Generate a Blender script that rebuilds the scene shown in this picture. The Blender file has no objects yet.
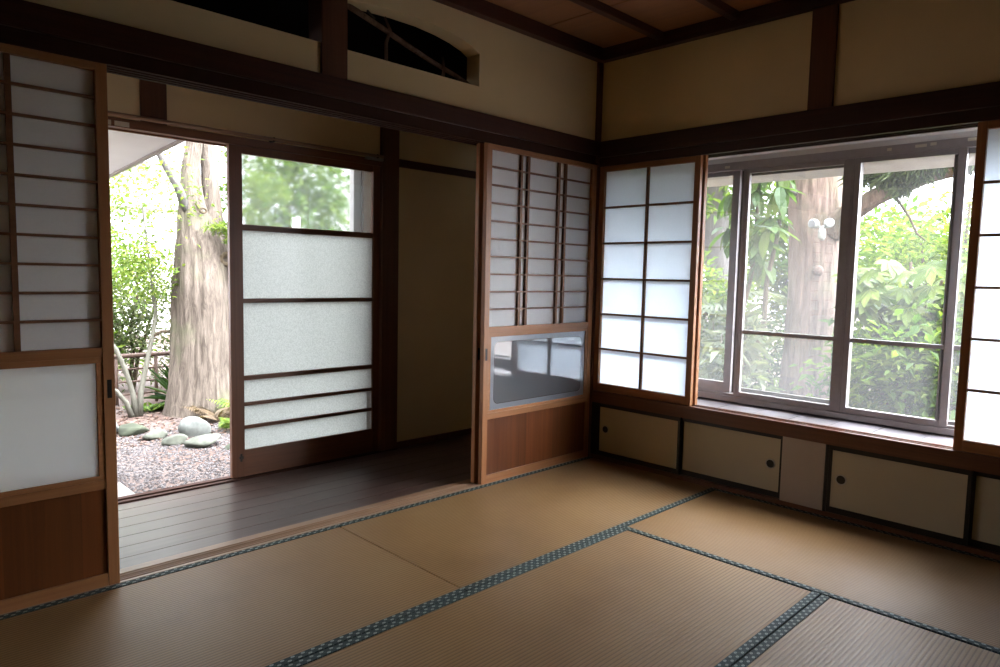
import bpy, math, random
import numpy as np
from mathutils import Vector, Matrix
random.seed(7)
S = bpy.context.scene
COL = S.collection
PI = math.pi

# ------------------------------------------------------------------ materials
def new_mat(name):
    m = bpy.data.materials.new(name); m.use_nodes = True
    nt = m.node_tree; nt.nodes.clear()
    out = nt.nodes.new('ShaderNodeOutputMaterial')
    return m, nt, out

class N:
    """tiny node helper"""
    def __init__(s, nt): s.nt = nt
    def n(s, t, **kw):
        nd = s.nt.nodes.new(t)
        for k, v in kw.items():
            if k.startswith('i_'):
                key = k[2:].replace('_', ' ')
                nd.inputs[key].default_value = v
            else: setattr(nd, k, v)
        return nd
    def l(s, a, b): s.nt.links.new(a, b)
    def math(s, op, a, b=None):
        nd = s.nt.nodes.new('ShaderNodeMath'); nd.operation = op
        for i, v in enumerate((a, b)):
            if v is None: continue
            if isinstance(v, (int, float)): nd.inputs[i].default_value = v
            else: s.l(v, nd.inputs[i])
        return nd.outputs[0]
    def mix(s, f, c1, c2, blend='MIX'):
        nd = s.nt.nodes.new('ShaderNodeMix'); nd.data_type = 'RGBA'; nd.blend_type = blend
        for key, v in ((0, f), (6, c1), (7, c2)):
            if isinstance(v, (int, float)): nd.inputs[key].default_value = v
            elif isinstance(v, tuple): nd.inputs[key].default_value = (*v, 1) if len(v) == 3 else v
            else: s.l(v, nd.inputs[key])
        return nd.outputs[2]
    def ramp(s, f, stops):
        nd = s.nt.nodes.new('ShaderNodeValToRGB')
        el = nd.color_ramp.elements
        while len(el) < len(stops): el.new(.5)
        for e, (p, c) in zip(el, stops):
            e.position = p; e.color = (*c, 1)
        s.l(f, nd.inputs[0]); return nd.outputs[0]
    def coords(s, scale=(1, 1, 1), rot=(0, 0, 0)):
        tc = s.nt.nodes.new('ShaderNodeTexCoord'); mp = s.nt.nodes.new('ShaderNodeMapping')
        mp.inputs['Scale'].default_value = scale; mp.inputs['Rotation'].default_value = rot
        s.l(tc.outputs['Object'], mp.inputs[0]); return mp.outputs[0]
    def noise(s, vec, scale=5, detail=4, rough=.55, dist=0):
        nd = s.nt.nodes.new('ShaderNodeTexNoise')
        nd.inputs['Scale'].default_value = scale; nd.inputs['Detail'].default_value = detail
        nd.inputs['Roughness'].default_value = rough; nd.inputs['Distortion'].default_value = dist
        s.l(vec, nd.inputs['Vector']); return nd.outputs[0]
    def bump(s, h, strength=.3, dist=.01):
        nd = s.nt.nodes.new('ShaderNodeBump')
        nd.inputs['Strength'].default_value = strength; nd.inputs['Distance'].default_value = dist
        s.l(h, nd.inputs['Height']); return nd.outputs[0]
    def bsdf(s, out, col, rough=.6, nrm=None, spec=.5, metal=0.):
        b = s.nt.nodes.new('ShaderNodeBsdfPrincipled')
        for key, v in (('Base Color', col), ('Roughness', rough), ('Metallic', metal), ('Specular IOR Level', spec)):
            if isinstance(v, (int, float)): b.inputs[key].default_value = v
            elif isinstance(v, tuple): b.inputs[key].default_value = (*v, 1)
            else: s.l(v, b.inputs[key])
        if nrm is not None: s.l(nrm, b.inputs['Normal'])
        if out is not None: s.l(b.outputs[0], out.inputs[0])
        return b

def plain(name, col, rough=.6, var=.25, scale=20, spec=.4, metal=0., bump=0.):
    m, nt, out = new_mat(name); g = N(nt)
    v = g.coords(); nz = g.noise(v, scale, 5)
    lo = tuple(c * (1 - var) for c in col); hi = tuple(min(1, c * (1 + var)) for c in col)
    c = g.ramp(nz, [(.3, lo), (.7, hi)])
    g.bsdf(out, c, rough, g.bump(nz, bump, .005) if bump else None, spec, metal)
    return m

def wood(name, dark, light, axis='x', rough=.45, grain=60., spec=.4, wide=0.):
    """long-grained timber, fibres along AXIS; WIDE > 0 adds board-to-board tone along x"""
    m, nt, out = new_mat(name); g = N(nt)
    sc = {'x': (1.2, grain, grain), 'y': (grain, 1.2, grain), 'z': (grain, grain, 1.2)}[axis]
    v = g.coords(sc)
    n1 = g.noise(v, 1.0, 6, .6, .6)
    n2 = g.noise(g.coords(tuple(c * .12 for c in sc)), 1.0, 3)
    f = g.math('ADD', g.math('MULTIPLY', n1, .6), g.math('MULTIPLY', n2, .5))
    c = g.ramp(f, [(.33, dark), (.75, light)])
    if wide:
        w = nt.nodes.new('ShaderNodeTexWhiteNoise'); w.noise_dimensions = '1D'
        sx = nt.nodes.new('ShaderNodeSeparateXYZ'); tc = nt.nodes.new('ShaderNodeTexCoord')
        g.l(tc.outputs['Object'], sx.inputs[0])
        g.l(g.math('FLOOR', g.math('DIVIDE', g.math('ADD', sx.outputs[0], .11), wide)), w.inputs['W'])
        k = g.math('ADD', g.math('MULTIPLY', w.outputs[0], .7), .62)
        c = g.mix(1., c, g.ramp(k, [(0, (0, 0, 0)), (1, (1, 1, 1))]), 'MULTIPLY')
    g.bsdf(out, c, g.math('ADD', g.math('MULTIPLY', n1, .2), rough - .1), g.bump(n1, .12, .003), spec)
    return m

M = {}
M['beam'] = wood('dark_beam_wood_x', (.030, .009, .005), (.078, .024, .012), 'x', .42)
M['lintel'] = wood('dull_lintel_wood', (.026, .010, .006), (.055, .022, .013), 'x', .75, 60., .15)
M['beamy'] = wood('dark_beam_wood_y', (.020, .007, .004), (.055, .018, .010), 'y', .45)
M['post'] = wood('dark_post_wood', (.060, .024, .012), (.14, .056, .028), 'z', .45)
M['door_x'] = wood('brown_door_wood_x', (.100, .039, .018), (.21, .083, .038), 'x', .42)
M['door_z'] = wood('brown_door_wood_z', (.100, .039, .018), (.21, .083, .038), 'z', .42)
M['shoji_x'] = wood('cedar_frame_wood_x', (.23, .090, .032), (.43, .190, .075), 'x', .42)
M['shoji_y'] = wood('cedar_frame_wood_y', (.23, .090, .032), (.43, .190, .075), 'y', .42)
M['shoji_z'] = wood('cedar_frame_wood_z', (.23, .090, .032), (.44, .195, .078), 'z', .42)
M['lattice'] = wood('lattice_wood', (.13, .05, .02), (.24, .105, .045), 'x', .5)
M['board'] = wood('cedar_board', (.10, .027, .008), (.22, .068, .019), 'z', .36, 45., .4, .235)
M['kamachi'] = wood('red_brown_sill_wood', (.075, .026, .012), (.17, .062, .028), 'y', .4)
M['shikii'] = wood('pale_track_wood', (.20, .11, .06), (.38, .24, .15), 'x', .4)
M['ceil'] = wood('ceiling_board_wood', (.24, .105, .045), (.38, .18, .08), 'y', .55, 22.)
M['black'] = plain('black_lacquer', (.010, .009, .008), .35, .2)
M['ironmetal'] = plain('dark_bronze_metal', (.035, .030, .026), .4, .3, 60, .5, .6)
M['brass'] = plain('dull_pull_metal', (.42, .40, .36), .5, .15, 60, .5, .15)
M['alu'] = plain('bronze_aluminium', (.30, .275, .275), .38, .06, 30, .5, .35)
M['alu_dark'] = plain('dark_aluminium', (.13, .115, .10), .42, .1, 30, .5, .35)
M['white_ply'] = plain('white_painted_board', (.66, .65, .64), .6, .06, 12)
M['canopy'] = plain('pale_canopy_sheet', (.70, .76, .80), .7, .03, 5)
M['soffit'] = plain('weathered_soffit', (.42, .40, .37), .8, .1, 6)
M['sticker'] = plain('pale_sticker', (.55, .50, .40), .6, .05)
M['void_shade'] = plain('painted_void_shade', (.012, .010, .008), .9, .2)
M['white_plastic'] = plain('white_plastic', (.30, .30, .295), .4, .02)
M['lens'] = plain('grey_lens', (.16, .16, .17), .2, .05)
M['stone_grey'] = plain('grey_green_stone', (.060, .064, .050), .85, .45, 9, .2, 0, .9)
M['stone_moss'] = plain('dark_mossy_stone', (.026, .030, .019), .9, .5, 6, .2, 0, .8)
M['stone_pale'] = plain('pale_blue_grey_stone', (.085, .090, .082), .85, .35, 9, .2, 0, .9)
M['concrete'] = plain('pale_concrete', (0.109, 0.105, 0.099), .85, .12, 14, .2, 0, .3)
M['fence'] = plain('rusty_brown_fence', (0.047, 0.025, 0.016), .7, .35, 30)
M['housewall'] = plain('pale_render', (.72, .70, .68), .9, .05, 4)
M['houseroof'] = plain('grey_roof', (.36, .35, .35), .8, .1, 8)

def plaster(name, col, var=.06, rough=.9):
    m, nt, out = new_mat(name); g = N(nt)
    v = g.coords()
    n1 = g.noise(v, 1.5, 4); n2 = g.noise(v, 260, 3)
    c = g.ramp(n1, [(.3, tuple(x * (1 - var) for x in col)), (.7, tuple(x * (1 + var) for x in col))])
    g.bsdf(out, c, rough, g.bump(n2, .12, .002), .2)
    return m
M['plaster'] = plaster('ochre_plaster', (.75, .615, .35))
M['plaster_v'] = plaster('green_ochre_plaster', (.74, .60, .36))
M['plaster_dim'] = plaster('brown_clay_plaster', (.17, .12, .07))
M['fusuma'] = plaster('cupboard_paper', (.48, .42, .30), .07, .7)
M['fusuma_old'] = plaster('worn_pale_board', (.44, .37, .31), .12, .8)

def paper(name, col, tr=.5):
    m, nt, out = new_mat(name); g = N(nt)
    v = g.coords((1, 1, 1)); n1 = g.noise(v, 90, 4); n2 = g.noise(v, 6, 2)
    f = g.math('ADD', g.math('MULTIPLY', n1, .5), g.math('MULTIPLY', n2, .5))
    c = g.ramp(f, [(.3, tuple(x * .95 for x in col)), (.7, col)])
    d = g.n('ShaderNodeBsdfDiffuse'); t = g.n('ShaderNodeBsdfTranslucent')
    g.l(c, d.inputs[0]); g.l(c, t.inputs[0])
    mx = g.n('ShaderNodeMixShader'); mx.inputs[0].default_value = tr
    g.l(d.outputs[0], mx.inputs[1]); g.l(t.outputs[0], mx.inputs[2]); g.l(mx.outputs[0], out.inputs[0])
    return m
M['paper_door'] = paper('front_lit_shoji_paper', (.96, .955, .95), .46)  # same paper as the window screens, its front light put into the tone
M['paper'] = paper('shoji_paper', (.77, .82, .87), .66)

def sheet_glass(name, clear, haze, tint=(.9, .93, .92), gloss=1., rough=.02, grain=0., refl_col=(1, 1, 1), blur=0.):
    """a pane: CLEAR share passes straight through, HAZE share scatters (frosting, dust, flare veil), the rest by Fresnel is mirror"""
    m, nt, out = new_mat(name); g = N(nt)
    if blur:
        tr = g.n('ShaderNodeBsdfRefraction'); tr.inputs['Roughness'].default_value = blur; tr.inputs['IOR'].default_value = 1.05
    else: tr = g.n('ShaderNodeBsdfTransparent')
    tr.inputs[0].default_value = (.97, .98, .98, 1)
    ts = g.n('ShaderNodeBsdfTranslucent'); df = g.n('ShaderNodeBsdfDiffuse')
    if grain:
        n = g.noise(g.coords(), grain, 3, .6)
        c = g.ramp(n, [(.38, tuple(x * .78 for x in tint)), (.6, tint)])
        g.l(c, ts.inputs[0]); g.l(c, df.inputs[0])
    else:
        ts.inputs[0].default_value = (*tint, 1); df.inputs[0].default_value = (*tint, 1)
    hz = g.n('ShaderNodeMixShader'); hz.inputs[0].default_value = .22
    g.l(ts.outputs[0], hz.inputs[1]); g.l(df.outputs[0], hz.inputs[2])
    a = g.n('ShaderNodeMixShader'); a.inputs[0].default_value = haze / (clear + haze)
    g.l(tr.outputs[0], a.inputs[1]); g.l(hz.outputs[0], a.inputs[2])
    gl = g.n('ShaderNodeBsdfGlossy'); gl.inputs['Roughness'].default_value = rough
    gl.inputs[0].default_value = (*refl_col, 1)
    # Schlick reflectance from the bare angle, alike on both faces of the pane
    ge = g.n('ShaderNodeNewGeometry'); dp = g.n('ShaderNodeVectorMath', operation='DOT_PRODUCT')
    g.l(ge.outputs['Normal'], dp.inputs[0]); g.l(ge.outputs['Incoming'], dp.inputs[1])
    sch = g.math('POWER', g.math('SUBTRACT', 1., g.math('ABSOLUTE', dp.outputs['Value'])), 5.)
    f = g.math('MINIMUM', g.math('MULTIPLY', g.math('ADD', .04, g.math('MULTIPLY', sch, .96)), gloss), .9)
    b = g.n('ShaderNodeMixShader'); g.l(f, b.inputs[0])
    g.l(a.outputs[0], b.inputs[1]); g.l(gl.outputs[0], b.inputs[2]); g.l(b.outputs[0], out.inputs[0])
    return m
M['glass_dust_veil'] = sheet_glass('dust_and_flare_glass', .978, .022, (.95, .95, .96), 1.0)  # haze share holds dust plus a painted lens-flare veil
M['glass_upper'] = sheet_glass('hazy_glass', .80, .20, (.45, .49, .48), 1., blur=.22)
M['glass_rain'] = sheet_glass('rain_patterned_glass', .06, .94, (.56, .585, .565), .6, .25, 170.)
M['glass_frost'] = sheet_glass('frosted_glass', .02, .98, (.96, .98, 1.0), .5, .35)
M['glass_etched'] = sheet_glass('reflecting_etched_glass', .15, .85, (.60, .63, .67), 7., .012)
M['glass_border'] = sheet_glass('etched_border', .02, .98, (.82, .86, .92), 3.2, .22)
M['screen'] = sheet_glass('insect_screen', .955, .045, (.42, .42, .42), .0)

def tatami_mat(name, axis):
    m, nt, out = new_mat(name); g = N(nt)
    tc = g.n('ShaderNodeTexCoord'); sx = g.n('ShaderNodeSeparateXYZ'); g.l(tc.outputs['Object'], sx.inputs[0])
    al, ac = (sx.outputs[0], sx.outputs[1]) if axis == 'x' else (sx.outputs[1], sx.outputs[0])
    ridge = g.math('SINE', g.math('MULTIPLY', ac, 2 * PI / .0150))
    ridge = g.math('ADD', g.math('MULTIPLY', ridge, .5), .5)
    sc = (400, 18, 1) if axis == 'x' else (18, 400, 1)
    rush = g.noise(g.coords(sc), 1.0, 3, .6)
    blot = g.noise(g.coords(), 1.8, 4, .6)
    worn = g.noise(g.coords((1, 1, 1)), .9, 2)
    base = g.ramp(blot, [(.25, (.215, .112, .040)), (.5, (.280, .156, .060)), (.8, (.325, .196, .086))])
    base = g.mix(g.math('MULTIPLY', rush, .35), base, (.145, .082, .034))
    groove = g.ramp(ridge, [(.0, (.62, .60, .57)), (.38, (1, 1, 1))])
    c = g.mix(1., base, groove, 'MULTIPLY')
    h = g.math('ADD', g.math('MULTIPLY', ridge, 1.), g.math('MULTIPLY', rush, .5))
    g.bsdf(out, c, g.math('ADD', g.math('MULTIPLY', worn, .15), .42), g.bump(h, .35, .0018), .36)
    return m
M['tatami_x'] = tatami_mat('rush_weave_x', 'x')
M['tatami_y'] = tatami_mat('rush_weave_y', 'y')

def heri_mat(name, axis):
    m, nt, out = new_mat(name); g = N(nt)
    tc = g.n('ShaderNodeTexCoord'); sx = g.n('ShaderNodeSeparateXYZ'); g.l(tc.outputs['Object'], sx.inputs[0])
    al, ac = (sx.outputs[0], sx.outputs[1]) if axis == 'x' else (sx.outputs[1], sx.outputs[0])
    rows = g.math('DIVIDE', ac, .0150)
    row = g.math('FLOOR', rows)
    v = g.math('SUBTRACT', g.math('FRACT', rows), .5)
    u = g.math('SUBTRACT', g.math('FRACT', g.math('ADD', g.math('DIVIDE', al, .034), g.math('MULTIPLY', row, .5))), .5)
    d = g.math('ADD', g.math('POWER', g.math('MULTIPLY', u, 5.0), 2), g.math('POWER', g.math('MULTIPLY', v, 3.3), 2))
    dot = g.math('SUBTRACT', g.math('LESS_THAN', d, 1.), g.math('MULTIPLY', g.math('LESS_THAN', d, .10), .6))
    v2 = g.math('SUBTRACT', g.math('FRACT', g.math('ADD', rows, .5)), .5)
    u2 = g.math('SUBTRACT', g.math('FRACT', g.math('DIVIDE', al, .017)), .5)
    d2 = g.math('ADD', g.math('POWER', g.math('MULTIPLY', u2, 6.), 2), g.math('POWER', g.math('MULTIPLY', v2, 7.), 2))
    f = g.math('MINIMUM', g.math('ADD', g.math('MULTIPLY', dot, .9), g.math('MULTIPLY', g.math('LESS_THAN', d2, .6), .22)), 1.)
    wv = g.noise(g.coords(), 900, 2)
    c = g.mix(f, g.ramp(wv, [(.3, (.016, .026, .028)), (.7, (.028, .046, .046))]), (.27, .31, .28))
    g.bsdf(out, c, .7, None, .25)
    return m
M['heri_x'] = heri_mat('border_cloth_x', 'x')
M['heri_y'] = heri_mat('border_cloth_y', 'y')

def engawa_mat():
    m, nt, out = new_mat('veranda_boards'); g = N(nt)
    v = g.coords((1.2, 45, 45)); n1 = g.noise(v, 1., 5, .6, .4); n2 = g.noise(g.coords(), 2.3, 3)
    c = g.ramp(n1, [(.3, (.042, .024, .019)), (.7, (.092, .056, .046))])
    r = g.math('ADD', g.math('MULTIPLY', n2, .20), g.math('ADD', .17, g.math('MULTIPLY', n1, .12)))
    g.bsdf(out, c, r, g.bump(n1, .10, .002), .42)
    return m
M['engawa'] = engawa_mat()

def sillboard_mat():
    m, nt, out = new_mat('bleached_sill_boards'); g = N(nt)
    v = g.coords((30, 3, 30)); n1 = g.noise(v, 1., 5); n2 = g.noise(g.coords(), 5, 4, .65)
    f = g.math('ADD', g.math('MULTIPLY', n1, .4), g.math('MULTIPLY', n2, .6))
    c = g.ramp(f, [(.28, (.065, .050, .050)), (.5, (.150, .135, .142)), (.75, (.20, .185, .197))])
    g.bsdf(out, c, .38, g.bump(n1, .1, .002), .45)
    return m
M['sillboard'] = sillboard_mat()

def bark(name, dark, light, moss=None, pinch=9.):
    m, nt, out = new_mat(name); g = N(nt)
    v = g.coords((pinch, pinch, 1.1)); n1 = g.noise(v, 3.0, 8, .70, .7)
    n2 = g.noise(g.coords(), 2.2, 3)
    c = g.ramp(n1, [(.30, dark), (.62, light)])
    if moss: c = g.mix(g.ramp(n2, [(.52, (0, 0, 0)), (.68, (.6, .6, .6))]), c, moss)
    g.bsdf(out, c, .9, g.bump(n1, .9, .03), .15)
    return m
M['bark_cedar'] = bark('cedar_bark', (.034, .026, .020), (.112, .092, .074), (.072, .078, .042), 7.)
M['bark_pink'] = bark('pinkish_cedar_bark', (.055, .034, .027), (.185, .128, .104), (.135, .125, .080), 8.)
M['bark_pale'] = bark('pale_smooth_bark', (0.065, 0.061, 0.047), (0.109, 0.105, 0.085), (0.079, 0.083, 0.056), 4.)
M['bark_grey'] = bark('grey_bark', (0.056, 0.050, 0.046), (0.103, 0.095, 0.089))
M['stem'] = bark('brown_stem', (0.032, 0.023, 0.014), (0.079, 0.061, 0.039))
M['cutwood'] = plain('sawn_wood', (.50, .34, .22), .8, .15, 25)

def leafmat(name, stops, trans=.45, rough=.45):
    m, nt, out = new_mat(name); g = N(nt)
    ge = g.n('ShaderNodeNewGeometry')
    c = g.ramp(ge.outputs['Random Per Island'], stops)
    b = g.bsdf(None, c, rough + .12, None, .2)
    t = g.n('ShaderNodeBsdfTranslucent')
    g.l(g.mix(1., c, (1.5, 1.55, .75), 'MULTIPLY'), t.inputs[0])
    mx = g.n('ShaderNodeMixShader'); mx.inputs[0].default_value = trans
    g.l(b.outputs[0], mx.inputs[1]); g.l(t.outputs[0], mx.inputs[2]); g.l(mx.outputs[0], out.inputs[0])
    return m
M['leaf_fresh'] = leafmat('fresh_green_leaf', [(0, (.045, .082, .014)), (.5, (.088, .132, .026)), (1, (.145, .178, .044))], .5)
M['leaf_mid'] = leafmat('mid_green_leaf', [(0, (.026, .058, .008)), (.5, (.055, .100, .014)), (1, (.105, .145, .022))], .45)
M['leaf_dark'] = leafmat('dark_green_leaf', [(0, (0.009, 0.021, 0.008)), (.6, (0.020, 0.040, 0.013)), (1, (0.040, 0.059, 0.020))], .35, .35)
M['leaf_big'] = leafmat('glossy_big_leaf', [(0, (0.018, 0.043, 0.008)), (.5, (0.039, 0.073, 0.014)), (1, (0.077, 0.109, 0.022))], .45, .35)
M['leaf_pale'] = leafmat('pale_bamboo_leaf', [(0, (.045, .062, .030)), (.5, (.075, .092, .048)), (1, (.115, .128, .075))], .4)
M['leaf_conifer'] = leafmat('conifer_needle', [(0, (0.021, 0.037, 0.014)), (1, (0.059, 0.079, 0.028))], .3)
M['leaf_dead'] = leafmat('dead_frond', [(0, (0.059, 0.040, 0.024)), (1, (0.103, 0.075, 0.047))], .3)
M['litter'] = leafmat('leaf_litter', [(0, (0.051, 0.026, 0.018)), (.5, (0.083, 0.050, 0.037)), (1, (0.115, 0.087, 0.067))], .05)
M['pebble'] = leafmat('gravel_pebbles', [(0, (0.026, 0.023, 0.021)), (.5, (0.053, 0.047, 0.047)), (1, (0.095, 0.087, 0.085))], .0, .9)

def ground_mat():
    m, nt, out = new_mat('garden_soil'); g = N(nt)
    v = g.coords(); n1 = g.noise(v, .9, 5); n2 = g.noise(v, 40, 4, .7)
    c = g.mix(g.ramp(n1, [(.40, (0, 0, 0)), (.60, (1, 1, 1))]), (.080, .055, .046), (.085, .076, .072))
    c = g.mix(g.ramp(n2, [(.35, (0, 0, 0)), (.7, (1, 1, 1))]), c, (.062, .043, .036))
    g.bsdf(out, c, .95, g.bump(n2, .7, .02), .1)
    return m
M['ground'] = ground_mat()

# ------------------------------------------------------------------ mesh helpers
class MB:
    def __init__(s): s.v = []; s.f = []
    def box(s, x0, x1, y0, y1, z0, z1):
        b = len(s.v)
        s.v += [(x, y, z) for z in (z0, z1) for y in (y0, y1) for x in (x0, x1)]
        for q in ((0, 2, 3, 1), (4, 5, 7, 6), (0, 1, 5, 4), (2, 6, 7, 3), (0, 4, 6, 2), (1, 3, 7, 5)):
            s.f.append(tuple(b + i for i in q))
        return s
    def prism(s, poly, axis, a0, a1):
        """POLY in the two axes other than AXIS, swept along it from A0 to A1"""
        b = len(s.v); n = len(poly)
        for a in (a0, a1):
            for p, q in poly:
                s.v.append({'y': (p, a, q), 'x': (a, p, q), 'z': (p, q, a)}[axis])
        s.f.append(tuple(b + i for i in range(n))); s.f.append(tuple(b + n + i for i in reversed(range(n))))
        for i in range(n):
            j = (i + 1) % n; s.f.append((b + i, b + n + i, b + n + j, b + j))
        return s
    def tube(s, pts, rad, n=10, ridge=0., cap=True, seed=0):
        pts = [Vector(p) for p in pts]; b = len(s.v); rnd = random.Random(seed)
        ph = [rnd.uniform(0, 2 * PI) for _ in range(6)]
        up = Vector((.3, .9, .1)).normalized(); ref = None
        for k, p in enumerate(pts):
            t = (pts[min(k + 1, len(pts) - 1)] - pts[max(k - 1, 0)]).normalized()
            if ref is None:
                ref = t.cross(up)
                if ref.length < .1: ref = t.cross(Vector((1, 0, 0)))
            ref = (ref - t * ref.dot(t)).normalized(); bi = t.cross(ref)
            r = rad[k] if isinstance(rad, (list, tuple)) else rad
            for i in range(n):
                a = 2 * PI * i / n
                q = 1 + ridge * (math.sin(3 * a + ph[0] + k * .25) * .45 + math.sin(7 * a + ph[1] - k * .2) * .35 + math.sin(11 * a + ph[2] + k * .7) * .3)
                s.v.append(tuple(p + (ref * math.cos(a) + bi * math.sin(a)) * r * q))
        for k in range(len(pts) - 1):
            for i in range(n):
                j = (i + 1) % n
                s.f.append((b + k * n + i, b + k * n + j, b + (k + 1) * n + j, b + (k + 1) * n + i))
        if cap:
            s.f.append(tuple(b + i for i in reversed(range(n))))
            s.f.append(tuple(b + (len(pts) - 1) * n + i for i in range(n)))
        return s
    def trunk(s, pts, rad, n=72, rings=70, depth=.10, freq=5., seed=0, bumps=()):
        """tube with fissured bark: noise stretched along the stem pushes the skin in and out; BUMPS are (ring share, angle, size, height) swellings"""
        from mathutils import noise as mn
        P = [Vector(p) for p in pts]; L = [0.]
        for a, b in zip(P[:-1], P[1:]): L.append(L[-1] + (b - a).length)
        def at(d):
            for i in range(len(P) - 1):
                if d <= L[i + 1] or i == len(P) - 2:
                    q = (d - L[i]) / (L[i + 1] - L[i]); p0, p1, p2, p3 = P[max(i - 1, 0)], P[i], P[i + 1], P[min(i + 2, len(P) - 1)]
                    c = .5 * ((2 * p1) + (p2 - p0) * q + (2 * p0 - 5 * p1 + 4 * p2 - p3) * q * q + (3 * p1 - p0 - 3 * p2 + p3) * q ** 3)
                    return c, rad[i] + (rad[i + 1] - rad[i]) * q
        b0 = len(s.v); C = [at(L[-1] * k / (rings - 1)) for k in range(rings)]; ref = None
        for k in range(rings):
            p, r = C[k]; t = (C[min(k + 1, rings - 1)][0] - C[max(k - 1, 0)][0]).normalized()
            if ref is None: ref = t.cross(Vector((.3, .9, .1)))
            ref = (ref - t * ref.dot(t)).normalized(); bi = t.cross(ref); z = L[-1] * k / (rings - 1)
            for i in range(n):
                a = 2 * PI * i / n; u = Vector((math.cos(a), math.sin(a), 0))
                f1 = mn.noise(Vector((u.x * 1.3 + seed, u.y * 1.3, z * .8)))
                f2 = abs(mn.noise(Vector((u.x * freq + seed, u.y * freq, z * 1.5))))
                f3 = mn.noise(Vector((u.x * freq * 2.7, u.y * freq * 2.7 + seed, z * 5.)))
                q = 1 + depth * (1.0 * f1 + 1.0 * (.35 - f2) + .35 * f3)
                for bz, ba, bs, bh in bumps:
                    da = math.atan2(math.sin(a - ba), math.cos(a - ba)); g2 = (da / bs) ** 2 + ((z / L[-1] - bz) * L[-1] / (bs * r * 1.6)) ** 2
                    q += bh * math.exp(-g2)
                s.v.append(tuple(p + (ref * math.cos(a) + bi * math.sin(a)) * r * q))
        for k in range(rings - 1):
            for i in range(n):
                j = (i + 1) % n; s.f.append((b0 + k * n + i, b0 + k * n + j, b0 + (k + 1) * n + j, b0 + (k + 1) * n + i))
        s.f.append(tuple(b0 + i for i in reversed(range(n)))); s.f.append(tuple(b0 + (rings - 1) * n + i for i in range(n)))
        return s
    def disc(s, c, r, axis, depth, n=20):
        b = [(c[i], r * math.cos(0)) for i in range(3)]
        poly = [(math.cos(2 * PI * i / n) * r, math.sin(2 * PI * i / n) * r) for i in range(n)]
        if axis == 'x': return s.prism([(c[1] + p, c[2] + q) for p, q in poly], 'x', c[0], c[0] + depth)
        if axis == 'y': return s.prism([(c[0] + p, c[2] + q) for p, q in poly], 'y', c[1], c[1] + depth)
        return s.prism([(c[0] + p, c[1] + q) for p, q in poly], 'z', c[2], c[2] + depth)
    def ring(s, c, r0, r1, axis, depth, n=24):
        """flat ring, hole open"""
        b = len(s.v)
        for a in (0, depth):
            for r in (r0, r1):
                for i in range(n):
                    p, q = math.cos(2 * PI * i / n) * r, math.sin(2 * PI * i / n) * r
                    s.v.append((c[0] + a, c[1] + p, c[2] + q) if axis == 'x' else (c[0] + p, c[1] + a, c[2] + q))
        for i in range(n):
            j = (i + 1) % n
            for A, B in ((0, 1), (1, 3), (3, 2), (2, 0)):
                s.f.append((b + A * n + i, b + A * n + j, b + B * n + j, b + B * n + i))
        return s
    def build(s, name, mat, parent=None, bevel=0., smooth=False):
        off = origin_of(parent)
        me = bpy.data.meshes.new(name)
        me.from_pydata([(x - off[0], y - off[1], z - off[2]) for x, y, z in s.v], [], s.f)
        import bmesh
        bm = bmesh.new(); bm.from_mesh(me); bmesh.ops.recalc_face_normals(bm, faces=bm.faces); bm.to_mesh(me); bm.free()
        me.materials.append(mat)
        if smooth: me.polygons.foreach_set('use_smooth', [True] * len(me.polygons))
        o = bpy.data.objects.new(name, me); COL.objects.link(o)
        if parent is not None: o.parent = parent
        if bevel:
            md = o.modifiers.new('bevel', 'BEVEL'); md.width = bevel; md.segments = 2; md.limit_method = 'ANGLE'
        return o

def origin_of(o):
    p = Vector((0, 0, 0))
    while o is not None: p += o.location; o = o.parent
    return p
def tag(o, label, cat, group=None, kind=None):
    o['label'] = label; o['category'] = cat
    if group: o['group'] = group
    if kind: o['kind'] = kind
    return o
def thing(name, label, cat, loc, group=None):
    o = bpy.data.objects.new(name, None); COL.objects.link(o)
    o.empty_display_size = .1; o.location = loc
    return tag(o, label, cat, group)
def struct(mb, name, mat, bevel=0., parent=None):
    o = mb.build(name, mat, parent, bevel)
    if parent is None: o['kind'] = 'structure'
    return o
def B(*a): return MB().box(*a)
def copy_thing(src, loc, label, group=None):
    c = src.copy(); COL.objects.link(c); c.location = loc; c['label'] = label
    if group: c['group'] = group
    def rec(a, b):
        for ch in [o for o in list(a.children)]:
            d = ch.copy(); COL.objects.link(d); d.parent = b; rec(ch, d)
    rec(src, c)
    return c

# ------------------------------------------------------------------ room shell
XL, YB, ZC = -3.78, -3.78, 2.57          # side wall, back wall, ceiling
ZN0, ZN1, ZK = 1.925, 2.012, 1.872       # tie beam bottom / top, lintel underside
struct(B(XL, .12, YB, .12, -.20, -.058), 'floor', M['black'])

# left wall (towards the veranda): plaster with two transom openings
def transom(x0, x1, mirror=False):
    pts = [(0, 2.362), (.12, 2.378), (.30, 2.388), (.46, 2.388), (.58, 2.378), (.68, 2.362), (.76, 2.340), (.805, 2.318)]
    w = x1 - x0
    pr = [(x0 + a / .805 * w, z) for a, z in pts]
    if mirror: pr = [(x1 - a / .805 * w, z) for a, z in pts][::-1]
    return pr + [(x1, ZC), (x0, ZC)]
w = MB()
w.box(XL, 0, 0., .10, ZN1 - .03, 2.150)
w.box(-1.035, 0, 0., .10, 2.150, ZC)
w.box(XL, -2.775, 0., .10, 2.150, ZC)
w.prism(transom(-1.84, -1.035), 'y', 0., .10)
w.prism(transom(-2.775, -1.965, True), 'y', 0., .10)
w.box(-1.965, -1.84, .01, .10, 2.385, ZC)
struct(w, 'wall_left', M['plaster'])
struct(B(-1.966, -1.839, -.014, .102, ZN1, 2.50), 'trim_1', M['post'], .003)       # post on the left wall
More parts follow.
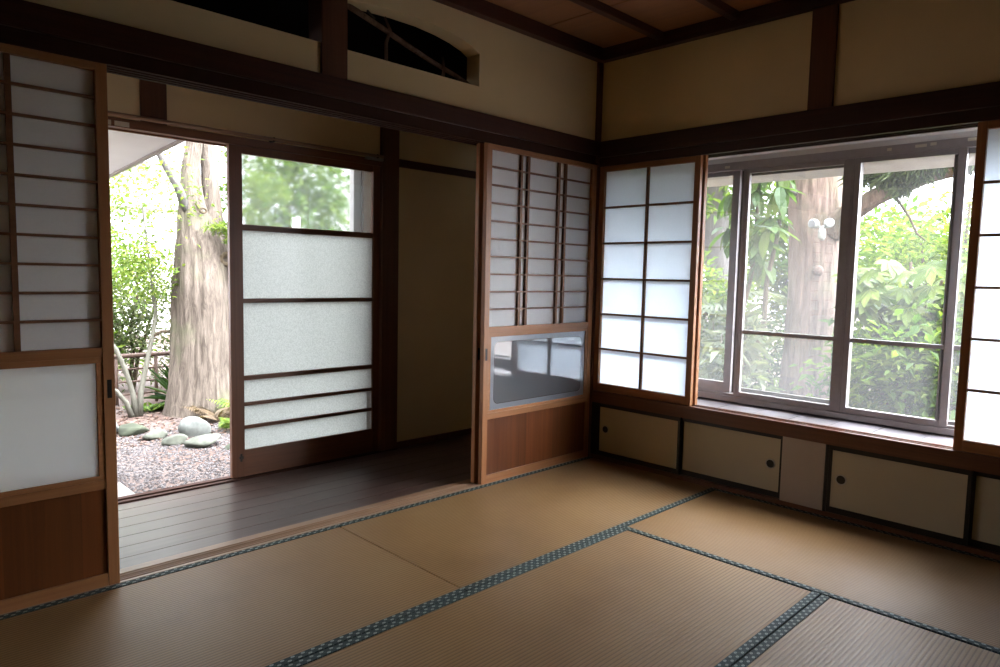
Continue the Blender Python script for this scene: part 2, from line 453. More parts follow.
struct(MB().box(XL, .0, -.030, 0., ZN0, ZN1).box(XL, 0., -.0325, -.028, ZN0 - .003, ZN0 + .003), 'trim_2', M['beam'], .004)                # tie beam, left wall
lin = MB().box(XL, -.012, -.008, .105, ZK + .004, ZN1)
for y0, y1 in ((-.008, .003), (.031, .036), (.066, .071), (.098, .115)): lin.box(XL, -.012, y0, y1, ZK, ZK + .006)
struct(lin, 'trim_3', M['lintel'])                                                   # grooved door head
cp = MB().box(-.012, .12, -.012, .12, -.05, ZN1 - .01).box(-.045, .10, -.016, .10, ZK + .01, 2.50)
struct(cp, 'trim_4', M['post'], .003)                                              # corner post
sk = MB().box(XL, -.012, -.004, .012, -.058, -.001)
sk.box(XL, -.012, .012, .130, -.058, -.014)
for y0, y1 in ((.030, .034), (.046, .048), (.066, .070), (.085, .130)): sk.box(XL, -.012, y0, y1, -.014, -.003)
struct(sk, 'trim_5', M['shikii'])                                                  # sliding track at the floor

# right wall
wr = MB().box(0., .10, YB, -.0, ZN1 - .02, ZC).box(0., .12, YB, -2.80, -.05, ZN1 - .02)
struct(wr, 'wall_right', M['plaster'])
struct(B(-.018, .004, -1.416, -1.297, ZN1, 2.50), 'trim_6', M['post'], .003)
struct(B(-.030, 0., YB, -.002, ZN0 - .012, ZN1), 'trim_7', M['beamy'], .004)
hb = MB().box(-.008, .012, YB, -.012, ZK - .012, ZN0 - .012).box(.012, .115, YB, -.012, ZK + .004, ZN0)
for x0 in (.034, .072): hb.box(x0 - .003, x0 + .002, YB, -.012, ZK - .010, ZK + .004)
hb.box(.100, .118, YB, -.012, ZK - .012, ZN0)
struct(hb, 'trim_8', M['beamy'])
# sill beam, cupboard base strip, middle board
kb = MB().box(-.006, .012, -2.80, -.012, .362, .436).box(.012, .085, -2.80, -.012, .362, .428)
for x0 in (.034, .040, .070, .078): kb.box(x0 - .0015, x0 + .0015, -2.80, -.012, .428, .436)
kb.box(.082, .095, -2.80, -.012, .362, .436)
struct(kb, 'trim_9', M['kamachi'])
struct(B(-.004, .06, -2.80, -.012, -.05, .020), 'trim_10', M['kamachi'], .002)
struct(B(.060, .075, -2.80, -.012, .02, .362), 'trim_11', M['black'])                # dark board behind the cupboard doors
struct(B(-.001, .055, -1.480, -1.262, .020, .362), 'trim_12', M['fusuma_old'], .002)  # fixed pale board between the cupboards
dk = MB().box(-.003, .055, -1.496, -1.481, .02, .362).box(-.003, .055, -.060, -.012, .02, .362)
struct(dk, 'trim_13', M['black'], .001)
# bay: boarded sill, soffit, side cheeks, outer apron
sb = MB(); yy = -.012; k = 0
while yy > -2.80:
    y1 = max(yy - .205, -2.80)
    sb.box(.095, .365, y1 + .0048, yy, .400, .432 + (.0006 if k % 2 else 0)); yy = y1; k += 1
struct(sb, 'window_sill', M['sillboard'])
struct(MB().box(.118, .42, -2.80, -.012, 1.886, 1.93).box(.322, .42, -2.80, -.012, 1.8585, 1.886), 'trim_14', M['white_ply'])
bc = MB().box(.10, .42, -.012, .05, .30, 1.93).box(.10, .42, -2.86, -2.80, .30, 1.93)
struct(bc, 'wall_bay', M['white_ply'])
struct(B(.37, .42, -2.86, .05, -.45, .44), 'wall_bay_apron', M['housewall'])

# back and side walls, ceiling
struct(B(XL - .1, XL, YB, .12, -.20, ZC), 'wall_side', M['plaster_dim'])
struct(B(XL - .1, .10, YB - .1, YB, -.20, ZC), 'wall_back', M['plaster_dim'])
cb = MB(); x = 0.; k = 0
edges = [0., -.555] + [-.555 - .455 * i for i in range(1, 8)]
for a, b in zip(edges[:-1], edges[1:]):
    b = max(b, XL)
    if a - b > .01: cb.box(b + .003, a, YB, 0., ZC + (.004 if k % 2 else 0.), ZC + .03)
    k += 1
cb.box(XL, 0, YB, 0, ZC + .02, ZC + .05)
struct(cb, 'ceiling', M['ceil'])
cr = MB().box(XL, -.0, -.052, 0., 2.495, ZC).box(XL, -.0, YB, YB + .05, 2.495, ZC)
struct(cr, 'trim_15', M['beam'], .003)
cr = MB().box(-.052, 0., YB + .05, -.052, 2.495, ZC).box(XL, XL + .05, YB + .05, -.052, 2.495, ZC)
struct(cr, 'trim_16', M['beamy'], .003)
for i in range(1, 8):
    y = -.457 * i + .005
    struct(B(XL + .05, -.052, y - .022, y + .022, ZC - .040, ZC + .002), 'trim_%d' % (16 + i), M['beam'], .003)

# ------------------------------------------------------------------ veranda
VX0, VX1, VY = -4.25, .16, 1.0
fb = MB(); y = .130
for i in range(7):
    y1 = min(y + .1225, VY - .035)
    fb.box(VX0, VX1, y, y1 - .0035, -.05, -.010); y = y1
fb.box(VX0, VX1, .130, VY - .035, -.07, -.022).box(-.836, VX1, VY - .035, VY + .01, -.07, -.010)
struct(fb, 'floor_veranda', M['engawa'])
struct(B(VX0, VX1, .02, 1.10, 2.10, 2.147), 'ceiling_veranda', M['post'])
th = MB().box(VX0, -.835, VY - .035, VY - .010, -.10, -.002).box(VX0, -.835, VY - .010, VY + .09, -.10, -.012)
th.box(VX0, -.835, VY + .026, VY + .030, -.012, -.004)
struct(th, 'trim_24', M['lintel'])
ld = MB().box(VX0, -.965, VY - .018, VY - .004, 1.840, 1.884).box(VX0, -.965, VY - .004, VY + .09, 1.846, 1.884)
ld.box(VX0, -.965, VY + .070, VY + .09, 1.838, 1.85)
struct(ld, 'trim_25', M['door_x'], .002)
wv = MB().box(VX0, -.90, VY, VY + .08, 1.884, 2.145).box(-.90, VX1, VY, VY + .08, -.05, 2.145)
wv.box(VX0, -2.62, VY, VY + .08, -.05, 1.802)  # unseen stretch, closed off to dim the left door and floor
struct(wv, 'wall_veranda', M['plaster_v'])
struct(B(VX1, VX1 + .08, .0, VY + .08, -.05, 2.19), 'wall_veranda_end', M['plaster_v'])
struct(B(VX0 - .08, VX0, .0, VY + .08, -.05, 2.19), 'wall_veranda_side', M['plaster_v'])
struct(B(-2.385, -2.262, VY - .016, VY, 1.884, 2.145), 'trim_26', M['post'], .002)
struct(B(-.966, -.836, VY - .032, VY + .02, -.012, 2.145), 'trim_27', M['post'], .003)
struct(B(-.836, VX1, VY - .020, VY, 1.855, 1.905), 'trim_28', M['beam'], .002)
struct(B(-.836, VX1, VY - .014, VY, -.012, .030), 'baseboard_veranda', M['post'], .001)
# added box, coloured near black to stand in for shade behind the transoms
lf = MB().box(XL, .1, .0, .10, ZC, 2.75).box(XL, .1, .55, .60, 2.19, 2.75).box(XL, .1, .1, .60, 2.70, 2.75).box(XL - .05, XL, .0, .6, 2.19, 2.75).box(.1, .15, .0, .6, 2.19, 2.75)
struct(lf, 'loft_shade_box', M['void_shade'])
# main roof over the house
struct(MB().prism([(-.0, 3.0), (1.25, 2.74), (1.25, 2.67), (-.0, 2.90)], 'x', -5.0, .45), 'roof', M['white_ply'])
struct(B(-5.0, .45, -4.5, .0, 2.90, 3.0), 'roof_slab', M['white_ply'])
# canopy over the left part of the entrance, seen from below through the door
struct(MB().prism([(1.085, 1.880), (3.10, 1.757), (3.10, 1.86), (1.085, 2.00)], 'x', -4.4, -2.115), 'roof_canopy', M['canopy'])
struct(MB().prism([(1.085, 1.868), (3.13, 1.743), (3.13, 1.835), (1.085, 1.96)], 'x', -2.115, -2.088), 'roof_canopy_edge', M['alu'])
# little roof over the bay window
struct(MB().prism([(.42, 1.872), (1.02, 1.826), (1.02, 1.868), (.42, 1.99)], 'y', 0, 1).box(0, 0, 0, 0, 0, 0) if False else
       MB().prism([(.40, 1.872), (1.02, 1.826), (1.02, 1.868), (.40, 1.99)], 'y', -1.87, .75), 'roof_bay', M['soffit'])

# ------------------------------------------------------------------ tatami
TZ = .0
def tatami(x0, x1, y0, y1, axis, label, borders=(1, 1)):
    t = thing('tatami_mat', label, 'tatami mat', ((x0 + x1) / 2, (y0 + y1) / 2, -.056), 'straw mats on the floor')
    hw = .031; g = .0024
    x0 += g; x1 -= g; y0 += g; y1 -= g
    B(x0, x1, y0, y1, -.056, -.003).build('rush_surface', M['tatami_' + axis], t, .004)
    for s in (0, 1):
        if axis == 'x':
            a, b = (y0, y0 + hw) if s == 0 else (y1 - hw, y1)
            me = B(x0 - .0006, x1 + .0006, a, b, -.050, 0.)
        else:
            a, b = (x0, x0 + hw) if s == 0 else (x1 - hw, x1)
            me = B(a, b, y0 - .0006, y1 + .0006, -.050, 0.)
        o = me.build('cloth_border', M['heri_' + axis], t, .002)
        mid = ((a + b) / 2 - t.location.y) if axis == 'x' else ((a + b) / 2 - t.location.x)
        sh = Vector((0, mid, 0)) if axis == 'x' else Vector((mid, 0, 0))
        o.data.transform(Matrix.Translation(-sh)); o.location = sh
    return t
R1 = -.914; CX = -.915
tatami(-1.888, -.006, R1, -.006, 'x', 'tatami mat in the far corner, lying before the panelled sliding door beside the window')
tatami(-3.772, -1.888, R1, -.006, 'x', 'tatami mat along the open veranda doorway, in front of the left sliding door')
tatami(CX, -.006, R1 - 1.84, R1, 'y', 'tatami mat lying along the low cupboards under the window')
tatami(CX - 1.84, CX, -1.822, R1, 'x', 'broad tatami mat in the middle of the floor with its patterned border facing the veranda')
tatami(CX - 1.84, CX, -2.745, -1.822, 'x', 'tatami mat cut by the bottom edge, a corner showing beyond a green border')
tatami(XL + .008, CX - 1.84, R1 - 1.84, R1, 'y', 'tatami mat at the bottom left edge below the mat by the veranda') if False else None

# ------------------------------------------------------------------ sliding doors to the veranda
PW, PH = .953, 1.867
def door_panel(x0, yf, label, pull, frost, etched):
    """paper and glass door; X0 left edge, YF front face; PULL side of the finger pull"""
    t = thing('shoji_door', label, 'sliding door', (x0 + PW / 2, yf + .014, -.002), 'paper and glass doors to the veranda')
    z0 = -.002; d = .028; sw = .038
    for a in (0, PW - sw): B(x0 + a, x0 + a + sw, yf, yf + d, z0, PH + .012).build('stile', M['shoji_z'], t, .0015)
    xi0, xi1 = x0 + sw, x0 + PW - sw
    B(xi0, xi1, yf + .001, yf + d - .001, 1.845, PH + .012).build('top_rail', M['shoji_x'], t, .0015)
    B(xi0, xi1, yf + .001, yf + d - .001, .846, .880).build('middle_rail', M['shoji_x'], t, .002)
    B(xi0, xi1, yf + .001, yf + d - .001, .362, .396).build('lower_rail', M['shoji_x'], t, .002)
    B(xi0, xi1, yf + .001, yf + d - .001, z0, .044).build('bottom_rail', M['shoji_x'], t, .002)
    la = MB()
    for dx in (.278, .336, .604, .665): la.box(x0 + dx - .0085, x0 + dx + .0085, yf + .006, yf + .022, .880, 1.845)
    for k in range(9):
        z = 1.753 - .0969 * k; la.box(xi0, xi1, yf + .004, yf + .020, z - .0045, z + .0045)
    lo = la.build('lattice', M['lattice'], t); lo['label'] = 'thin dark lattice of bars with paired uprights'
    B(xi0, xi1, yf + .0225, yf + .0235, .878, 1.847).build('paper', M['paper_door'], t)
    # glazed middle with its bead
    gf = MB()
    gx0, gx1, gz0, gz1 = xi0 + .021, xi1 - .021, .412, .824
    for bx in ((xi0, xi1, .396, gz0), (xi0, xi1, gz1, .846)): gf.box(bx[0], bx[1], yf + .004, yf + .022, bx[2], bx[3])
    for bx in ((xi0, gx0), (gx1, xi1)): gf.box(bx[0], bx[1], yf + .004, yf + .022, gz0, gz1)
    gf.build('glass_bead', M['shoji_x'], t, .0015)
    gp = B(gx0 - .003, gx1 + .003, yf + .010, yf + .014, gz0 - .003, gz1 + .003).build('glass_pane', M['glass_etched'] if etched else M['glass_frost'], t)
    gp['label'] = 'glass pane with a pale etched border' if etched else 'grey frosted glass pane'
    if etched:
        # frosted margin round a clear field, with a dark engraved line
        ins = .030; r = .035; n = 8
        def rr(a0, a1, b0, b1, r):
            p = []
            for cx, cz, st in ((a1 - r, b1 - r, 0), (a0 + r, b1 - r, 1), (a0 + r, b0 + r, 2), (a1 - r, b0 + r, 3)):
                for i in range(n + 1):
                    an = (st + i / n) * PI / 2; p.append((cx + r * math.cos(an), cz + r * math.sin(an)))
            return p
        inner = rr(gx0 + ins, gx1 - ins, gz0 + ins, gz1 - ins, r)
        outer = rr(gx0, gx1, gz0, gz1, .001)
        mb = MB(); m_ = len(inner)
        for p, q in outer + inner: mb.v.append((p, yf + .0094, q))
        for i in range(m_):
            j = (i + 1) % m_; mb.f.append((i, j, m_ + j, m_ + i))
        mb.build('etched_margin', M['glass_border'], gp)
        i1 = rr(gx0 + ins, gx1 - ins, gz0 + ins, gz1 - ins, r); i2 = rr(gx0 + ins + .003, gx1 - ins - .003, gz0 + ins + .003, gz1 - ins - .003, r - .003)
        mb = MB()
        for p, q in i1 + i2: mb.v.append((p, yf + .0091, q))
        for i in range(m_):
            j = (i + 1) % m_; mb.f.append((i, j, m_ + j, m_ + i))
        mb.build('engraved_line', M['alu_dark'], gp)
    B(xi0, xi1, yf + .009, yf + .017, .042, .364).build('lower_board', M['board'], t)
    px = x0 + PW - sw + .013 if pull == 'r' else x0 + .014
    hp = MB()
    hp.box(px - .001, px + .001, yf - .0008, yf + .002, .697, .760).box(px + .012, px + .014, yf - .0008, yf + .002, .697, .760)
    hp.box(px - .001, px + .014, yf - .0008, yf + .002, .695, .698).box(px - .001, px + .014, yf - .0008, yf + .002, .759, .762)
    hp.box(px, px + .013, yf - .0003, yf + .002, .697, .760)
    hp.build('finger_pull', M['black'], t)
    return t
dL = door_panel(-3.753, .001, 'brown-framed paper door at the left, glass and board below, left of the open garden doorway', 'r', True, False)
copy_thing(dL, (dL.location.x - .002, .001 + .014 + .036, -.002), 'second panel behind the leftmost paper door, only a dark edge beside the garden opening')
dR = door_panel(-.965, .001, 'front paper door beside the corner post, above a reflecting glass pane and red-brown boards', 'l', True, True)
copy_thing(dR, (dR.location.x - .012, .001 + .014 + .048, -.002), 'second panel behind the paper door at the corner, only its long edge facing the dark veranda')

# ------------------------------------------------------------------ small sliding screens at the window
def screen_panel(y1, w, xf, label):
    y0 = y1 - w; d = .028; sw = .036; z0, z1 = .438, 1.868
    t = thing('window_shoji', label, 'sliding screen', (xf + d / 2, (y0 + y1) / 2, z0), 'small paper screens at the window')
    for a, b in ((y0, y0 + sw), (y1 - sw, y1)): B(xf, xf + d, a, b, z0, z1).build('stile', M['shoji_z'], t, .0015)
    B(xf + .001, xf + d - .001, y0 + sw, y1 - sw, 1.828, z1).build('top_rail', M['shoji_y'], t, .0015)
    B(xf + .001, xf + d - .001, y0 + sw, y1 - sw, z0, .488).build('bottom_rail', M['shoji_y'], t, .0015)
    la = MB(); yc = (y0 + y1) / 2
    la.box(xf + .006, xf + .022, yc - .0075, yc + .0075, .488, 1.828)
    for k in range(1, 6):
        z = 1.828 - .2235 * k; la.box(xf + .004, xf + .020, y0 + sw, y1 - sw, z - .006, z + .006)
    la.build('lattice', M['lattice'], t)
    B(xf + .0225, xf + .0235, y0 + sw - .003, y1 - sw + .003, .486, 1.830).build('paper', M['paper'], t)
    return t
sL = screen_panel(-.013, .702, .002, 'front paper screen left of the window, two panes wide, next to the corner')
sB = copy_thing(sL, (sL.location.x + .038, sL.location.y - .010, sL.location.z), 'second screen frame close behind the one left of the window, only its pale edge showing')
for ch in list(sB.children):
    if ch.name.startswith('paper'): bpy.data.objects.remove(ch)
screen_panel(-2.016, .702, .002, 'tall paper screen at the right of the window, cut by the right edge')

# ------------------------------------------------------------------ cupboard doors under the window
def cup(y1, w, xf, pull, label):
    y0 = y1 - w; z0, z1 = .021, .361
    t = thing('cupboard_door', label, 'cupboard door', (xf + .008, (y0 + y1) / 2, z0), 'low sliding cupboard doors under the window')
    fr = MB(); fw = .016
    fr.box(xf, xf + .018, y0, y1, z0, z0 + .030).box(xf, xf + .018, y0, y1, z1 - .024, z1)
    fr.box(xf, xf + .018, y0, y0 + fw, z0 + .03, z1 - .024).box(xf, xf + .018, y1 - fw, y1, z0 + .03, z1 - .024)
    fr.build('frame', M['black'], t, .001)
    B(xf + .003, xf + .014, y0 + fw - .001, y1 - fw + .001, z0 + .029, z1 - .023).build('panel', M['fusuma'], t)
    cy = y1 - .062 if pull == 'l' else y0 + .066; cz = z0 + .175
    pu = MB().ring((xf + .001, cy, cz), .0210, .0275, 'x', .004).build('finger_pull', M['brass'], t)
    MB().disc((xf + .0015, cy, cz), .0214, 'x', .003).build('pull_cup', M['black'], pu)
    return t
cup(-.060, .600, .000, 'l', 'low cupboard door in the corner, nearest the panelled sliding door')
cup(-.655, .604, .022, 'r', 'low cupboard door just left of the pale fixed board, ring pull at its right end')
cup(-1.497, .600, .000, 'l', 'low cupboard door just right of the pale fixed board, pull at its left end')
cup(-2.092, .604, .022, 'r', 'low cupboard door cut by the right edge, beneath the right paper screen')

# ------------------------------------------------------------------ aluminium window
W = bpy.data.objects.new('window_1', None); COL.objects.link(W); W.location = (.35, -1.4, .445); W['kind'] = 'structure'
f = MB().box(.315, .415, -2.80, -.012, .440, .472).box(.325, .415, -2.80, -.012, .472, .486).box(.315, .415, -2.80, -.012, 1.812, 1.858)
f.box(.318, .415, -.040, -.012, .472, 1.812).box(.318, .415, -2.80, -2.772, .472, 1.812)
f.build('window_frame', M['alu'], W, .002)
def sash(xf, y0, y1, bar, st0=.045, st1=.045, zb=.504, name='sash'):
    m = MB(); d = .026; z0, z1 = .474, 1.826
    m.box(xf, xf + d, y0, y0 + st0, z0, z1).box(xf, xf + d, y1 - st1, y1, z0, z1)
    m.box(xf, xf + d, y0 + st0, y1 - st1, z0, zb).box(xf, xf + d, y0 + st0, y1 - st1, 1.786, z1)
    m.box(xf - .004, xf + d, y1 - .012, y1 - .006, z0, z1)
    if bar: m.box(xf + .004, xf + d - .004, y0 + st0, y1 - st1, .852, .874)
    o = m.build(name, M['alu'], W, .0015)
    B(xf + .011, xf + .015, y0 + st0 - .004, y1 - st1 + .004, zb - .004, 1.790).build('glass', M['glass_dust_veil'], o)
    return o
sash(.352, -.778, -.040, False, .046, .04, .548)                # outer left
sash(.322, -1.412, -.815, True, .044, .036)                     # inner left
sash(.322, -1.918, -1.412, True, .034, .040)                    # inner right
sash(.352, -2.770, -1.860, True)                                # outer right
so = MB()
for a, b in ((-1.44, -1.40), (-.80, -.765)): so.box(.386, .404, a, b, .486, 1.812)
so.box(.386, .404, -1.40, -.80, .486, .52).box(.386, .404, -1.40, -.80, 1.78, 1.812).box(.388, .402, -1.40, -.80, .855, .872)
sc = so.build('insect_screen', M['alu_dark'], W, .001)
B(.394, .395, -1.40, -.80, .52, 1.78).build('mesh', M['screen'], sc)
st = MB()
for y, w_, z in ((-1.575, .020, 1.848), (-1.70, .050, 1.850), (-1.765, .026, 1.853), (-1.918, .034, 1.856), (-.70, .03, 1.842)):
    st.box(.3110, .3122, y - w_, y, z - .018, z - .004)
st.build('stickers', M['sticker'], W)

# ------------------------------------------------------------------ glazed door of the veranda
DX0, DX1, DY = -1.944, -.940, VY - .002
D = thing('glazed_door', 'dark wooden sliding door with patterned glass panes, half closing the veranda', 'sliding door', ((DX0 + DX1) / 2, DY + .015, -.004))
B(DX0, DX0 + .074, DY, DY + .030, -.004, 1.845).build('stile', M['door_z'], D, .002)
B(DX1 - .074, DX1, DY, DY + .030, -.004, 1.845).build('stile', M['door_z'], D, .002)
gx0, gx1 = DX0 + .074, DX1 - .074
zr = [(1.385, 1.418), (.982, 1.006), (.546, .572), (.400, .420), (.268, .288)]
for a, b in zr: B(gx0, gx1, DY + .002, DY + .028, a, b).build('glazing_bar', M['door_x'], D, .002)
B(gx0, gx1, DY + .002, DY + .028, 1.800, 1.845).build('top_rail', M['door_x'], D, .002)
B(gx0, gx1, DY + .002, DY + .028, -.004, .148).build('bottom_rail', M['door_x'], D, .002)
zz = [.148, .268, .288, .400, .420, .546, .572, .982, 1.006, 1.385, 1.418, 1.800]
for k in range(0, 12, 2):
    g_ = B(gx0 - .004, gx1 + .004, DY + .013, DY + .017, zz[k] - .004, zz[k + 1] + .004)
    p = g_.build('glass_pane', M['glass_upper'] if k == 10 else M['glass_rain'], D)
    if k == 10: p['label'] = 'clearer top pane showing green trees'
B(-1.046, -1.039, DY + .0175, DY + .027, .149, .400).build('glazing_bar', M['door_z'], D)
lk = MB().disc((DX0 + .052, DY - .006, .108), .012, 'y', .008, 14).box(DX0 + .046, DX0 + .058, DY - .003, DY + .001, .085, .13)
lk.build('latch', M['ironmetal'], D)
# second glazed door run back behind it
ob = MB()
# pale shutter box standing outside behind the right end of the door
struct(MB().box(-1.085, -.85, 1.115, 1.165, -.30, 2.1), 'trim_29', M['white_ply'])
struct(B(-1.030, -1.018, 1.108, 1.118, -.3, 2.1), 'trim_30', M['door_z'])

# curtain rail above the veranda door
cr_ = thing('curtain_rail', 'thin brown curtain rail running above the veranda door', 'curtain rail', (-1.8, VY - .05, 1.890))
MB().tube([(-4.1, VY - .05, 1.893), (-.975, VY - .05, 1.893)], .0105, 10).build('rod', M['shikii'], cr_, 0, True)
for x in (-2.62, -1.71, -1.02):
    B(x - .006, x + .006, VY - .058, VY - .005, 1.880, 1.904).build('bracket', M['ironmetal'], cr_, .001)
eb = B(-1.10, -.975, VY - .055, VY - .030, 1.868, 1.884).build('end_track', M['alu'], cr_, .002)
tg = MB().box(-2.505, -2.440, VY - .0205, VY - .0185, 1.845, 1.868).box(-2.540, -2.520, VY - .0205, VY - .0185, 1.845, 1.868)
tag(tg.build('paper_tag', M['sticker']), 'small pale paper tag stuck to the beam over the garden doorway', 'sign')  # small tag near the curtain track, not a sign

# bent branch decorating the transom opening
M['branch'] = bark('brown_branch', (.10, .06, .04), (.26, .17, .12))
br = thing('transom_branch', 'thin crooked dark branch set across the transom opening above the doors', 'branch', (-1.44, .06, 2.16))
MB().tube([(-1.835, .055, 2.372), (-1.74, .05, 2.345), (-1.62, .055, 2.315), (-1.48, .05, 2.270), (-1.32, .06, 2.232), (-1.16, .05, 2.190), (-1.04, .055, 2.160)],
          [.013, .014, .013, .014, .012, .012, .010], 8, .12, True, 3).build('stem', M['branch'], br, 0, True)
MB().tube([(-1.585, .055, 2.148), (-1.59, .05, 2.25), (-1.57, .045, 2.31), (-1.60, .05, 2.365)], [.009, .009, .008, .006], 6).build('twig', M['branch'], br, 0, True)
MB().tube([(-1.24, .055, 2.150), (-1.235, .05, 2.20), (-1.245, .05, 2.262)], [.010, .009, .006], 6).build('twig', M['branch'], br, 0, True)
MB().tube([(-1.70, .046, 2.366), (-1.66, .04, 2.338)], [.006, .004], 6).build('twig', M['bark_pale'], br, 0, True)

# ------------------------------------------------------------------ garden
GZ = -.45
gm = MB(); n = 40
struct(B(-30, 30, 1.10, 40, GZ - .2, GZ), 'ground', M['ground'])
struct(B(.42, 40, -30, 1.10, GZ - .2, GZ), 'ground_side', M['ground'])
tag(B(-2.75, -2.04, 2.10, 2.72, GZ, GZ + .05).build('stepping_slab', M['concrete'], None, .012), 'pale concrete slab at the edge of the gravel by the threshold', 'slab')

rng = np.random.default_rng(5)
def rand_rot(n, up=.5, out=None):
    nrm = rng.normal(size=(n, 3)); nrm /= np.linalg.norm(nrm, axis=1)[:, None]
    nrm[:, 2] = np.abs(nrm[:, 2]) + up
    nrm /= np.linalg.norm(nrm, axis=1)[:, None]
    d = rng.normal(size=(n, 3))
    if out is not None: d = d * .8 + out
    d -= nrm * (d * nrm).sum(1)[:, None]; d /= np.linalg.norm(d, axis=1)[:, None] + 1e-9
    return nrm, d
def leaves(pos, size, aspect, nrm, d, fold=.18, droop=.15, seg=1):
    """leaf blades at POS: pointed outline folded along the midrib; returns verts, faces"""
    n = len(pos); w = np.cross(nrm, d); L = size[:, None]
    if seg == 1:
        v = np.stack([pos, pos + d * L * .45 + w * L * aspect * .5 + nrm * L * fold * .5, pos + d * L - nrm * L * droop, pos + d * L * .45 - w * L * aspect * .5 + nrm * L * fold * .5], 1)
        f = [[0, 1, 2], [0, 2, 3]]; k = 4
    else:
        t = [(0, 0), (.22, .72), (.5, 1.), (.78, .66), (1., 0)]
        cols = [pos]
        mids, rs, ls = [], [], []
        for a, b in t[1:4]:
            c = pos + d * L * a - nrm * L * droop * a * a
            mids.append(c); rs.append(c + w * L * aspect * .5 * b + nrm * L * fold * .4 * b); ls.append(c - w * L * aspect * .5 * b + nrm * L * fold * .4 * b)
        tip = pos + d * L - nrm * L * droop
        v = np.stack([pos] + mids + [tip] + rs + ls, 1); k = 11
        f = [[0, 5, 1], [0, 1, 8], [1, 5, 6, 2], [1, 2, 9, 8], [2, 6, 7, 3], [2, 3, 10, 9], [3, 7, 4], [3, 4, 10]]
    vs = v.reshape(-1, 3).tolist(); fs = []
    for i in range(n):
        b = i * k
        for q in f: fs.append([b + j for j in q])
    return vs, fs
class Fol(MB):
    def add(s, vf):
        b = len(s.v); s.v += [tuple(p) for p in vf[0]]; s.f += [tuple(b + j for j in q) for q in vf[1]]; return s
    def build(s, name, mat, parent=None):
        off = origin_of(parent); me = bpy.data.meshes.new(name)
        v = np.array(s.v) - np.array(off); me.from_pydata(v.tolist(), [], s.f); me.materials.append(mat)
        o = bpy.data.objects.new(name, me); COL.objects.link(o)
        if parent is not None: o.parent = parent
        return o
def blob(c, r, n, shell=.35, clump=0):
    """points in an ellipsoid, denser towards its skin, gathered in clumps"""
    p = rng.normal(size=(n, 3)); p /= np.linalg.norm(p, axis=1)[:, None]
    p *= (rng.random(n) ** shell)[:, None]
    if clump:
        k = rng.normal(size=(clump, 3)); k /= np.linalg.norm(k, axis=1)[:, None]; k *= (rng.random(clump) ** .45)[:, None]
        p = k[rng.integers(0, clump, n)] + rng.normal(size=(n, 3)) * .14
    return p * np.array(r) + np.array(c), p
def bush_leaves(c, r, n, size, aspect, up=.5, fold=.18, droop=.15, clump=0, seg=1, shell=.35, zmin=GZ + .03):
    pos, p = blob(c, r, n, shell, clump); keep = pos[:, 2] > zmin; pos, p = pos[keep], p[keep]; n = len(pos)
    nr, d = rand_rot(n, up, p); sz = size * rng.uniform(.6, 1.25, n)
    return leaves(pos, sz, aspect, nr, d, fold, droop, seg)
def stems(base, tops, r0, r1, seed=1, wig=.06):
    m = MB(); rd = random.Random(seed)
    for t in tops:
        b = Vector(base); e = Vector(t); pts = []
        for k in range(7):
            q = k / 6; p = b.lerp(e, q); a = wig * math.sin(q * PI)
            pts.append(p + Vector((rd.uniform(-a, a), rd.uniform(-a, a), 0)))
        m.tube(pts, [r0 + (r1 - r0) * k / 6 for k in range(7)], 8, .05, True, seed)
    return m
def shrub(name, label, cat, base, blobs, mat, stem_tops, r0=.02, group=None, stemmat=None):
    t = thing(name, label, cat, base, group)
    if stem_tops: stems(base, stem_tops, r0, r0 * .35, int(abs(base[0] * 97 + base[1] * 31)) % 99).build('stem', stemmat or M['stem'], t, 0, True)
    f = Fol()
    for kw in blobs: f.add(bush_leaves(**kw))
    f.build('foliage', mat, t)
    return t

# --- seen through the veranda doorway
ta = thing('cedar_tree', 'thick forked cedar trunk seen through the open veranda doorway', 'tree', (-.5, 5.15, GZ))
pth = [(-.50, 5.15, GZ - .05), (-.505, 5.15, -.30), (-.49, 5.15, 0.), (-.475, 5.15, .45), (-.475, 5.15, .9), (-.495, 5.15, 1.22), (-.515, 5.15, 1.48), (-.555, 5.16, 1.72), (-.575, 5.17, 1.95), (-.56, 5.2, 2.3), (-.52, 5.2, 2.6), (-.48, 5.25, 3.3), (-.42, 5.3, 4.4)]
MB().trunk(pth, [.40, .335, .315, .305, .295, .265, .225, .165, .120, .085, .078, .07, .06], 90, 110, .16, 5., 4., ((.30, 1.2, .5, .10), (.36, 2.8, .4, .12), (.24, 4.4, .5, .10))).build('trunk', M['bark_cedar'], ta, 0, True)
MB().trunk([(-.39, 5.18, .90), (-.365, 5.18, 1.28), (-.345, 5.2, 1.6), (-.335, 5.22, 1.95), (-.345, 5.25, 2.3), (-.35, 5.3, 2.7), (-.33, 5.3, 3.8)], [.20, .195, .145, .100, .085, .078, .07], 64, 70, .16, 5., 8.).build('limb', M['bark_cedar'], ta, 0, True)
MB().tube([(-.62, 5.1, 1.72), (-.74, 5.08, 2.02), (-.88, 5.05, 2.25), (-1.15, 5.0, 2.7)], [.055, .045, .036, .026], 14, .06, True, 9).build('limb', M['bark_grey'], ta, 0, True)
MB().tube([(-.19, 4.98, 1.38), (-.22, 4.86, 1.58), (-.20, 4.82, 1.80), (-.21, 4.8, 2.05), (-.17, 4.8, 2.35)], [.016, .016, .015, .014, .01], 8, .05, True, 2).build('bare_branch', M['bark_pale'], ta, 0, True)
MB().tube([(-.22, 4.84, 1.66), (-.34, 4.80, 1.58), (-.48, 4.79, 1.55)], [.012, .010, .006], 8).build('bare_branch', M['bark_pale'], ta, 0, True)
